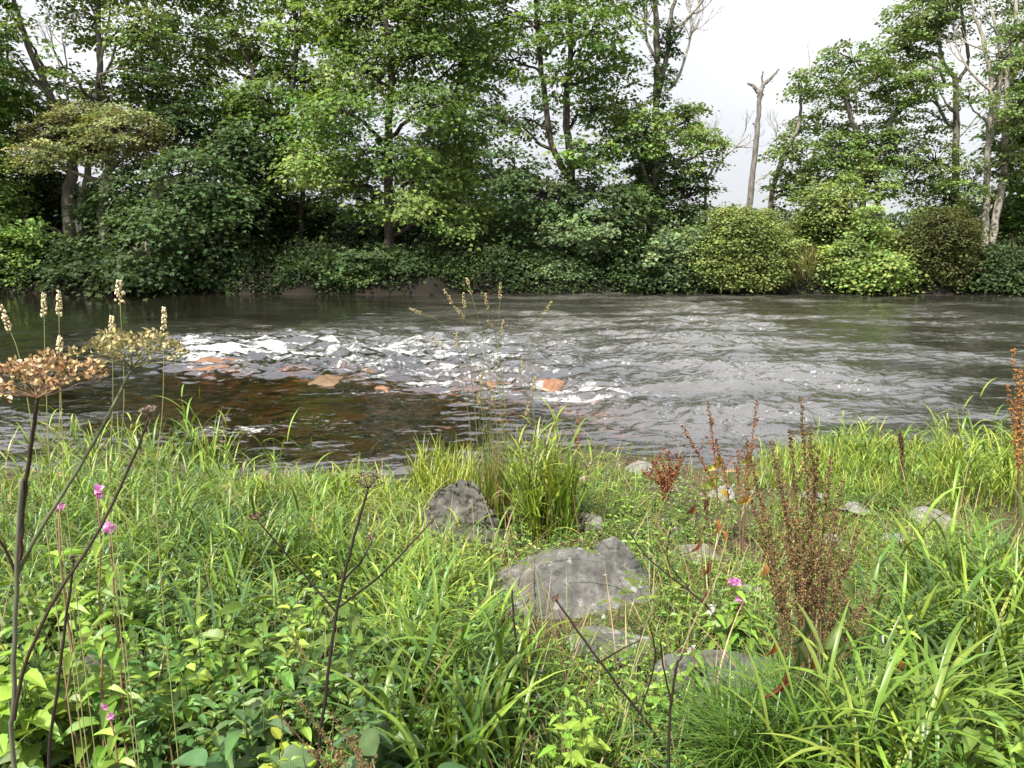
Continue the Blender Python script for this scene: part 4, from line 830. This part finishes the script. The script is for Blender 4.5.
tuft('sedge_tussock', 'fine dark arching sedge tussock at the bottom right of centre', 765, 775, 50, 26, 620, (.26, .46), .006, (.1, .8), (.8, 1.9), [(.07, .14, .02), (.10, .18, .03)], 205)
tuft('sedge_tussock', 'smaller fine sedge tussock right beside the dock base', 850, 780, 36, 22, 320, (.26, .46), .006, (.1, .6), (.6, 1.7), [(.07, .14, .02), (.10, .18, .03)], 206)
tuft('grass_clump', 'upright grass clump at the right edge reaching above the water line', 985, 500, 55, 14, 110, (.35, .75), .012, (0, .5), (.2, 1.4), GG + GY, 207, cul=(45, (.35, .7), (.14, .28)))
tuft('grass_clump', 'tall lush grass clump at the right edge, lower corner', 1000, 700, 45, 40, 260, (.4, .7), .014, (0, .5), (.2, 1.3), GG + GY, 208)
tuft('grass_clump', 'leaning reed clump at left standing against the water', 165, 490, 70, 10, 90, (.5, .8), .015, (0, .45), (.2, 1.6), GG, 209)
tuft('grass_clump', 'blue-green broad-bladed clump in the lower left herbs', 205, 690, 28, 20, 34, (.3, .5), .02, (0, .45), (.2, 1.3), [(.07, .14, .05), (.13, .2, .04)], 210)
tuft('grass_clump', 'dark grass clump arching in the left middle of the bank', 130, 600, 50, 20, 260, (.3, .5), .010, (.1, .7), (.8, 2.), GD + GG, 211)
tuft('grass_clump', 'grass clump beside the low dead umbel, in the left centre', 335, 600, 40, 20, 260, (.3, .5), .010, (.1, .5), (.4, 1.6), GG, 212)

# --- seeding grass stalks at the left
def lone_stalk(label, pts, Y, hl, seed, w=.0035):
    rng = np.random.default_rng(seed); b = at(*pts[0], Y); root = empty('grass_stalk', (b[0], b[1], G(b[0], b[1])))
    stalk(root, pts, [Y] * len(pts), .0013, rng, (.25, .24, .10), [(.62, .54, .36), (.52, .43, .26)], hl * 1.15, w, 46, .0045)
    tag(root, label, 'grass stalk', 'pale seeding grass stalks at the left')
lone_stalk('pale grass head bent at the very left edge', [(45, 520), (22, 370), (8, 325)], 1.5, .045, 1)
lone_stalk('pale grass head left of its near twin, over the water at left', [(55, 520), (46, 380), (44, 312)], 1.6, .045, 2)
lone_stalk('pale grass head second from the left pair, slightly higher', [(62, 540), (60, 400), (59, 310)], 1.6, .045, 3)
lone_stalk('tallest pale spiky grass head, above the olive umbel', [(118, 560), (124, 400), (120, 300)], 1.6, .045, 4, .01)
lone_stalk('short pale grass head just left of the olive umbel top', [(112, 540), (113, 400), (112, 330)], 1.6, .03, 5, .005)
lone_stalk('pale grass head right of the olive umbel', [(158, 540), (163, 400), (164, 325)], 1.6, .04, 6)
lone_stalk('small pale grass head between the two umbels', [(70, 540), (62, 420), (60, 350)], 1.6, .03, 7, .005)

# --- hogweed and other dry umbellifers
def stemp(root, pts, Ys, r0, r1, col, rng, to_ground=True, name='stem', m=6):
    P = np.array([at(a, b, Y) for (a, b), Y in zip(pts, Ys)])
    if to_ground and P[0][2] > G(P[0][0], P[0][1]): P = np.vstack([[P[0][0], P[0][1], G(P[0][0], P[0][1]) - .02], P])
    S = smooth_path(P, m); S[1:-1] += rng.normal(0, r0 * .15, (len(S) - 2, 3)); ms = MB(); rr = np.linspace(r0, r1, len(S)); tube(ms, S, rr, col, 9); ms.build(name, M_STEM, root); return S
def umbel(root, c, rad, rng, raycol, seedcol, nray=26, nseed=20, depth=.5, sz=.0065, cover=1.0, ul=.25):
    U = MB(); Sd = MB()
    for i in range(nray):
        a = i * 2.4 + rng.normal(0, .12); q = math.sqrt((i + .5) / nray) * cover * rng.uniform(.82, 1.12)
        if rng.random() < .12: continue
        e = c + np.array([math.cos(a) * rad * q, math.sin(a) * rad * q, rad * depth * (1.05 - q * q * .38)]) + rng.normal(0, rad * .07, 3)
        tube(U, wob(c, e, 4, .04, rng), [.0013, .001, .0009, .0008], raycol, 4)
        n = nseed; d = nrm(rng.normal(0, 1, (n, 3)) * [1, 1, .5] + [0, 0, .75]); L = rad * ul * rng.uniform(.5, 1, n)
        for k in range(0, n, 2): tube(U, [e, e + d[k] * L[k]], [.0005, .0004], raycol, 3, False)
        p = e + d * L[:, None]
        stamp(Sd, P_OS, p, nrm(d + rng.normal(0, .5, (n, 3))), rng.normal(0, 1, (n, 3)), sz * rng.uniform(.8, 1.5, n), sz * rng.uniform(.7, 1.1, n), pick(rng, seedcol, n, .25))
    u = U.build('umbel', M_STEM, root); Sd.build('seeds', M_DRY, u)
def hogweed():
    rng = np.random.default_rng(31); b = at(15, 700, 1.2); root = empty('hogweed', (b[0], b[1], G(b[0], b[1])))
    DK = (.045, .028, .022); GRN = (.09, .10, .05); PAL = (.12, .12, .085)
    S0 = stemp(root, [(15, 768), (14, 700), (17, 573), (21, 480)], [1.22, 1.2, 1.18, 1.16], .0043, .0036, PAL, rng)
    stemp(root, [(20, 560), (24, 500), (32, 440), (38, 398)], [1.175, 1.17, 1.155, 1.14], .0036, .0028, DK, rng, False)
    S1 = stemp(root, [(17, 576), (40, 530), (95, 440), (132, 368)], [1.18, 1.2, 1.24, 1.27], .0034, .0026, GRN, rng, False)
    stemp(root, [(14, 720), (24, 670), (50, 608), (100, 528), (135, 455), (150, 415)], [1.2, 1.19, 1.18, 1.2, 1.22, 1.23], .0033, .0018, DK, rng, False)
    stemp(root, [(16, 574), (4, 548), (-15, 520)], [1.18, 1.17, 1.15], .0026, .002, DK, rng, False)
    umbel(root, at(38, 398, 1.14), .088, rng, (.20, .13, .08), [(.42, .28, .14), (.34, .22, .11), (.20, .12, .07), (.50, .38, .22)], 30, 24, .45, .0065, ul=.2)
    umbel(root, at(132, 368, 1.27), .082, rng, (.16, .16, .08), [(.26, .22, .10), (.20, .19, .08), (.34, .29, .15)], 28, 22, .5, .0065, ul=.2)
    umbel(root, at(150, 415, 1.23), .012, rng, (.16, .12, .1), [(.35, .3, .25), (.12, .08, .06)], 8, 8, .8, .005)
    tag(root, 'dead hogweed close by at the left edge with golden-brown and olive umbels', 'hogweed')
hogweed()
def dead_umbel(label, stems, heads, seed, Y, r=.0035, name='dead_umbellifer', cat='dead plant', group='bare dark dead stems in the foreground'):
    rng = np.random.default_rng(seed); b = at(*stems[0][0], Y); b = (b[0], b[1], G(b[0], b[1])); root = empty(name, b)
    for k, s in enumerate(stems):
        stemp(root, s, [Y + .04 * math.sin(i * 1.3 + k) for i in range(len(s))] if k else [Y] * len(s), r if k == 0 else r * .6, r * .6 if k == 0 else r * .35, (.028, .018, .017), rng, k == 0)
    for (px, py, rad, n) in heads: umbel(root, at(px, py, Y), rad, rng, (.06, .04, .035), [(.10, .06, .05), (.16, .10, .07), (.07, .04, .035)], n, 7, .55, .005, ul=.3)
    tag(root, label, cat, group)
dead_umbel('tall dark dead stem left of centre with a small dry umbel and two side branches', [[(318, 768), (326, 690), (337, 610), (352, 545), (368, 488)], [(336, 612), (300, 570), (257, 520)], [(337, 608), (375, 580), (410, 545), (440, 512)], [(344, 580), (362, 560), (372, 540)]], [(368, 488, .045, 16), (257, 520, .02, 8), (372, 540, .012, 5)], 1, 1.75, .005)
dead_umbel('thin dark stem running diagonally down right of the bottom clump', [[(672, 780), (655, 735), (600, 662), (556, 600)], [(640, 715), (655, 660), (650, 625)], [(600, 662), (620, 650), (640, 640)]], [(556, 600, .012, 5)], 2, 2.0, .0048)
dead_umbel('upright dark bare stem with a bent tip at bottom centre-right', [[(668, 775), (670, 720), (676, 670), (682, 655)], [(672, 705), (664, 670), (660, 640)]], [(682, 655, .01, 4)], 3, 1.8, .0048)
dead_umbel('thin dark upright stem left of the flat slab', [[(517, 740), (519, 680), (513, 610), (512, 590)]], [], 4, 2.3, .0045)
dead_umbel('dark thin stem beside the hogweed at lower left', [[(50, 780), (58, 690), (66, 620), (74, 560)]], [(74, 560, .008, 4)], 5, 1.35, .0036)
dead_umbel('short dark stems with red-brown leaf remnants beside the red-leaved dock', [[(740, 640), (700, 600), (650, 560), (628, 530)], [(690, 590), (668, 560), (672, 520)]], [], 6, 2.9, .004)

# --- docks
DKS = {'rust': [(.20, .085, .04), (.26, .12, .055), (.15, .06, .035)], 'brown': [(.12, .07, .035), (.17, .11, .05), (.08, .045, .028), (.19, .14, .06), (.15, .14, .045), (.20, .11, .045)], 'dark': [(.07, .035, .022), (.10, .05, .03)], 'orange': [(.36, .16, .05), (.28, .12, .045), (.24, .14, .06)]}
def dock(label, base, tops, Y, pal, seed, leaves=(), dens=1., seedz=.0055, r=.003, frac=.55, leafpal=((.10, .13, .04), (.22, .09, .04)), topcol=None, nb=5, Ltop=.12):
    rng = np.random.default_rng(seed); b = at(*base, Y); g = G(b[0], b[1]); root = empty('dock', (b[0], b[1], g))
    for (tx, ty) in tops:
        ms = MB(); sd = MB(); Yt = Y + rng.uniform(-.12, .12); t = at(tx, ty, Yt); b0 = np.array([b[0] + rng.normal(0, .02), b[1] + rng.normal(0, .02), g])
        mid = b0 + (t - b0) * .5 + np.array([(t[0] - b0[0]) * -.12, 0, .02]); S = smooth_path([b0, mid, t], 9); n = len(S)
        tube(ms, S, np.linspace(r, r * .35, n), (.15, .09, .05), 6)
        H = t[2] - b0[2]
        def whorls(S_, a, bb, dn, w, c=None):
            k = max(3, int(dn * np.linalg.norm(S_[-1] - S_[0]) * (bb - a) / .016)); L = len(S_)
            for tt in np.linspace(a, bb, k):
                q = np.array([np.interp(tt * (L - 1), np.arange(L), S_[:, j]) for j in range(3)]); m = int(rng.integers(5, 12))
                off = nrm(rng.normal(0, 1, (m, 3))) * w * rng.uniform(.3, 1, (m, 1)) * (1.2 - .6 * tt)
                stamp(sd, P_OS if tt < .8 else P_SEED, q + off, nrm(off - [0, 0, .004]), rng.normal(0, 1, (m, 3)), seedz * rng.uniform(.8, 1.5, m), seedz * rng.uniform(.7, 1.1, m), pick(rng, c or pal, m, .22))
        whorls(S, 1 - frac, 1, dens, .011, None)
        if topcol: whorls(S, .82, 1, dens * .8, .009, topcol)
        for j in range(nb):
            tt = 1 - frac + frac * .8 * (j + rng.random()) / nb; k = int(tt * (n - 1)); q = S[k]; an = rng.uniform(0, 6.283)
            e = q + np.array([math.cos(an) * .55, math.sin(an) * .55, 1]) * Ltop * rng.uniform(.6, 1.3) * (1.3 - tt); B = wob(q, e, 5, .06, rng)
            tube(ms, B, np.linspace(r * .45, r * .2, 5), (.15, .09, .05), 4, False); whorls(B, .12, 1, dens, .009)
        st = ms.build('stem', M_STEM, root); sd.build('seed_spike', M_DRY, root)
    for (px, py, L, W, dx, dz, c) in leaves:
        ml = MB(); p = at(px, py, Y - (.16 if Y < 2.5 else .02)); L *= 1 if Y < 2.5 else .8; W *= 1 if Y < 2.5 else .7; stamp(ml, P_BL, p, np.array([dx, -.2, dz]), nrm(np.array([-dz * .6, -1., .35])), L, W, c); ml.build('leaf', M_NEARLEAF, root)
    tag(root, label, 'dock plant', 'rusty seeding docks on the near bank'); return root
dock('large seeding dock right of centre, tallest dark tip against the water', (805, 745), [(801, 398), (772, 442), (790, 430), (748, 445), (818, 450), (810, 425), (842, 480), (858, 530), (780, 480), (832, 455), (752, 500), (868, 590), (795, 520), (850, 560), (760, 540)], 2.15, DKS['brown'], 1,
     [(806, 618, .10, .035, -.05, -1, (.07, .09, .04)), (798, 640, .12, .045, .1, -1, (.09, .12, .045)), (775, 640, .06, .03, -.1, -1, (.28, .10, .04)), (786, 670, .12, .022, -.25, -1, (.22, .07, .04)), (812, 655, .06, .035, .2, -1, (.20, .07, .035)), (898, 660, .05, .02, .4, -1, (.30, .10, .03)), (822, 750, .09, .05, 1, -.25, (.14, .045, .035)), (765, 565, .04, .03, .1, -1, (.42, .19, .08)), (840, 580, .07, .03, .8, -.5, (.10, .13, .04)), (826, 650, .09, .028, .3, 1, (.10, .14, .04))],
     1.1, .005, .0038, .6, topcol=DKS['dark'], nb=11, Ltop=.15)
dock('slender dock with red drooping leaves, left of the large seeding dock', (712, 640), [(704, 480), (694, 500)], 2.9, DKS['dark'], 2,
     [(704, 500, .06, .04, .4, -1, (.10, .04, .03)), (694, 505, .06, .04, -.4, -1, (.13, .05, .035)), (716, 520, .09, .04, .3, -1, (.42, .16, .07)), (700, 540, .08, .035, -.3, -1, (.36, .13, .06)), (708, 560, .10, .03, .05, -1, (.22, .06, .04)), (706, 590, .08, .02, -.1, -1, (.20, .07, .05)), (722, 530, .07, .03, .5, -.9, (.45, .2, .09))], .7, frac=.3, nb=1)
dock('thin reddish dock leaning against the water, left of the dock pair', (728, 540), [(708, 400), (682, 425), (716, 440)], 4.2, DKS['rust'], 3, [(716, 455, .12, .07, .5, -1, (.35, .33, .05)), (719, 478, .13, .08, -.7, -.5, (.2, .26, .05)), (720, 490, .10, .05, .8, -.5, (.4, .3, .05)), (717, 465, .1, .05, -.8, -.3, (.28, .3, .05))], .8, .009, .004, .5, nb=3)
dock('reddish-green slim dock behind the large one at the water edge', (745, 535), [(757, 400), (748, 440), (738, 450)], 4.1, DKS['rust'], 4, [(752, 470, .12, .06, .5, -1, (.38, .33, .06)), (750, 495, .1, .05, -.6, -.8, (.4, .24, .05)), (753, 455, .1, .05, -.6, -.6, (.3, .32, .06))], .8, .009, .004, .5, nb=3)
dock('low rust-coloured seeding dock beside the gravel spit', (668, 520), [(650, 455), (668, 450), (684, 455), (660, 470), (642, 470)], 4.9, DKS['rust'], 5, [], .9, .011, .004, .75, nb=5, Ltop=.14)
dock('orange-red dock cut by the right edge over the tall grass', (1018, 540), [(1013, 350), (1022, 370), (1008, 385), (1030, 360), (1018, 400)], 3.6, DKS['orange'], 6, [], .75, .009, .004, .36, nb=6, Ltop=.14)
dock('single dark seed spike standing in the yellow-green grass at right', (901, 490), [(900, 432)], 5.6, DKS['dark'], 7, [], 1.6, .013, .004, .8, nb=2, Ltop=.03)
dock('tiny dark seed spike just right of the single dark one', (941, 492), [(941, 458)], 5.8, DKS['dark'], 8, [], 1., .009, .003, .6, nb=0)
dock('small brown dock stalk behind the tall grass tuft', (580, 500), [(577, 412), (572, 430)], 5.6, DKS['rust'], 9, [], .8, .009, .0035, .4, nb=2, Ltop=.08)
dock('creeping rusty seed cluster at the bottom, right of the left dead stem', (410, 800), [(280, 715), (300, 700), (330, 712), (355, 735)], 1.5, DKS['brown'], 10, [], 1.4, .0045, .002, .6, nb=6, Ltop=.06)

# --- leafy herbs that stand out
HB = [(.17, .28, .04), (.21, .32, .05), (.14, .23, .04)]; HDK = [(.075, .14, .06), (.09, .16, .055)]
def leafy(label, px, py, h, Ls, npair, pal, seed, name='leafy_herb', ratio=.5, group='leafy herbs in the foreground', n=1, spread=.03, pat=P_O, start=.25, flower=None, cat='plant', whorl=2):
    rng = np.random.default_rng(seed); b = on(px, py); root = empty(name, b); ms = MB(); ml = MB(); tops = []
    for i in range(n): tops.append(herb(ms, ml, b + np.array([rng.normal(0, spread), rng.normal(0, spread), -.01]), h * rng.uniform(.8, 1.1), rng.uniform(.02, .2), npair, Ls, pal, rng, pat, ratio, start=start, r=.0032, whorl=whorl))
    ms.build('stem', M_STEM, root); ml.build('leaves', M_NEARLEAF, root, False); tag(root, label, cat, group); return root, tops
def flower(root, p, col, seed, s=.016, n=3):
    rng = np.random.default_rng(seed)
    for i in range(n):
        mf = MB(); c = p + rng.normal(0, s * .7, 3) * [1, .5, 1.1]; m = 6
        a = nrm(np.array([[math.cos(k * 1.047 + .5), -.5 - .3 * (k % 2), math.sin(k * 1.047 + .5)] for k in range(m)]) + rng.normal(0, .2, (m, 3)))
        stamp(mf, P_OS, np.tile(c, (m, 1)), a, np.cross(a, rng.normal(0, 1, (m, 3))), s * rng.uniform(.8, 1.3, m), s * 1.0, pick(rng, [col], m)); mf.build('flower', M_PETAL, root)
PINK, WHITE = (.58, .26, .48), (.7, .66, .66)
def balsam(label, px, py, base, Y, seed, col=PINK, s=.014, n=3, h2=None):
    rng = np.random.default_rng(seed); p = at(px, py, Y); b = at(base, 600, Y); b = np.array([b[0], Y, G(b[0], Y)]); root = empty('balsam', b); ms = MB(); ml = MB()
    P = wob(b, p, 7, .03, rng); tube(ms, P, np.linspace(.004, .0018, 7), (.22, .12, .08), 6)
    for i in range(2, 6):
        for k in range(3):
            a = k * 2.09 + i; d = np.array([math.cos(a), math.sin(a), .15]); L = rng.uniform(.05, .08)
            stamp(ml, P_O, P[i], d, np.array([0, 0, 1.]), L, L * .38, pick(rng, HB, 1)[0])
    ms.build('stem', M_STEM, root); ml.build('leaves', M_NEARLEAF, root, False); flower(root, p, col, seed, s, n); tag(root, label, 'flowering plant', 'balsam plants in flower')
balsam('pink balsam flower highest of the pair near the hogweed stem', 97, 492, 85, 2.0, 1, s=.018, n=2)
balsam('pink balsam flower just below the highest one at left', 109, 526, 112, 2.0, 2, s=.016, n=2)
balsam('pink balsam flower behind the hogweed stem at left', 58, 505, 62, 2.0, 3, s=.014, n=2)
balsam('small pink flower low in the herbs at bottom left', 108, 711, 108, 1.7, 4, s=.011, n=2)
balsam('double pink balsam flowers left of the large seeding dock, upper', 734, 580, 745, 2.7, 5, s=.018, n=3)
balsam('pink balsam flower directly below the double one', 740, 597, 752, 2.68, 6, s=.017, n=2)
balsam('white small flower left of the lower pink one', 713, 608, 722, 2.68, 7, WHITE, .013, 3)
balsam('faint white flower below, beside the weathered slab', 693, 646, 700, 2.4, 8, WHITE, .009, 2)
balsam('pale pink flower on the shore right of the tall grass', 581, 478, 583, 5.4, 9, (.7, .45, .55), .022, 2)
L_ = [('bright herb with pointed leaves at lower left centre', 232, 720, .36, .085, 5, HB), ('yellow-green herb with broad leaves right of the blue-green clump', 258, 730, .30, .08, 5, HB), ('leafy herb rising under the left branch of the dead stem', 300, 700, .36, .075, 6, HB), ('dark leaved herb at bottom left centre', 250, 800, .28, .10, 4, HDK),
      ('bright small herb at the bottom edge beside the dead stem', 300, 850, .30, .06, 4, [(.18, .26, .03)]), ('nettle-like herb behind the hogweed stem', 60, 760, .50, .085, 7, HB), ('tall leafy herb between hogweed stems at left', 95, 780, .55, .08, 7, HB), ('broad leaved herb at the far left bottom', 15, 800, .42, .10, 6, HB),
      ('light green herb left of the tall dead stem', 170, 760, .32, .07, 5, HB), ('herb with shining leaves at the bottom between clumps', 385, 800, .30, .09, 5, HDK), ('small bright herb beside the dark boulder', 430, 575, .20, .06, 5, [(.16, .25, .03)]), ('light herb just right of the small bright one near the boulder', 400, 570, .22, .055, 5, [(.14, .23, .03)]),
      ('leafy herb by the pink flowers and the slab', 745, 660, .22, .07, 5, HB), ('three-leaved low herb below the weathered slab', 700, 720, .16, .05, 4, HB), ('feathery light herb left of the sedge', 660, 730, .2, .05, 6, HB), ('herb with rounded leaves at the bottom centre', 560, 800, .28, .06, 5, HB),
      ('tall herb in the right-hand grass', 890, 740, .4, .06, 8, HB), ('herb with dull leaves at the right bottom corner', 990, 820, .4, .07, 6, HB), ('low herb on the shore left of the red-leaved dock', 640, 560, .16, .05, 5, HB), ('green herb on the near side of the lower left rock', 150, 700, .25, .07, 5, HB), ('wide leaved herb below the arching grass at left', 110, 660, .3, .075, 5, HB)]
for i, (l, px, py, h, Ls, npair, pal) in enumerate(L_): leafy(l, px, py, h, Ls * 1.25, npair, pal, 400 + i, n=4, spread=.05, ratio=.48)
P_R = pat_ovate(False, 13, .38, .3)
def bigleaf(label, px, py, L, n, pal, seed):
    rng = np.random.default_rng(seed); b = on(px, py); root = empty('butterbur', b)
    for i in range(n):
        a = i * 2.3 + rng.normal(0, .3); h = rng.uniform(.12, .24); e = b + np.array([math.cos(a) * .12, math.sin(a) * .12, h]); ms = MB(); tube(ms, wob(b - [0, 0, .01], e, 5, .05, rng, .05), np.linspace(.004, .0025, 5), (.12, .14, .06), 6); ms.build('leaf_stalk', M_STEM, root)
        ml = MB(); stamp(ml, P_R, e - np.array([math.cos(a), math.sin(a), 0]) * .02, np.array([math.cos(a), math.sin(a), .15]), nrm(np.array([0, -.2, 1.]) + rng.normal(0, .15, 3)), L * rng.uniform(.8, 1.2), L * .7, pick(rng, pal, 1)[0]); ml.build('leaf', M_NEARLEAF, root)
    tag(root, label, 'butterbur', 'broad-leaved butterbur in the foreground')
bigleaf('dull grey-green broad leaves at the bottom, left of the dead stem', 245, 850, .11, 6, [(.07, .14, .05), (.06, .12, .045)], 1)
bigleaf('broad blue-green leaves under the herbs at left centre', 275, 745, .10, 5, [(.06, .13, .045)], 2)
bigleaf('broad leaves in the bottom left corner', 60, 880, .11, 6, [(.09, .15, .06)], 3)
bigleaf('dark broad leaves at the bottom beside the bright grass clump', 400, 860, .11, 5, [(.06, .12, .045), (.08, .14, .05)], 4)
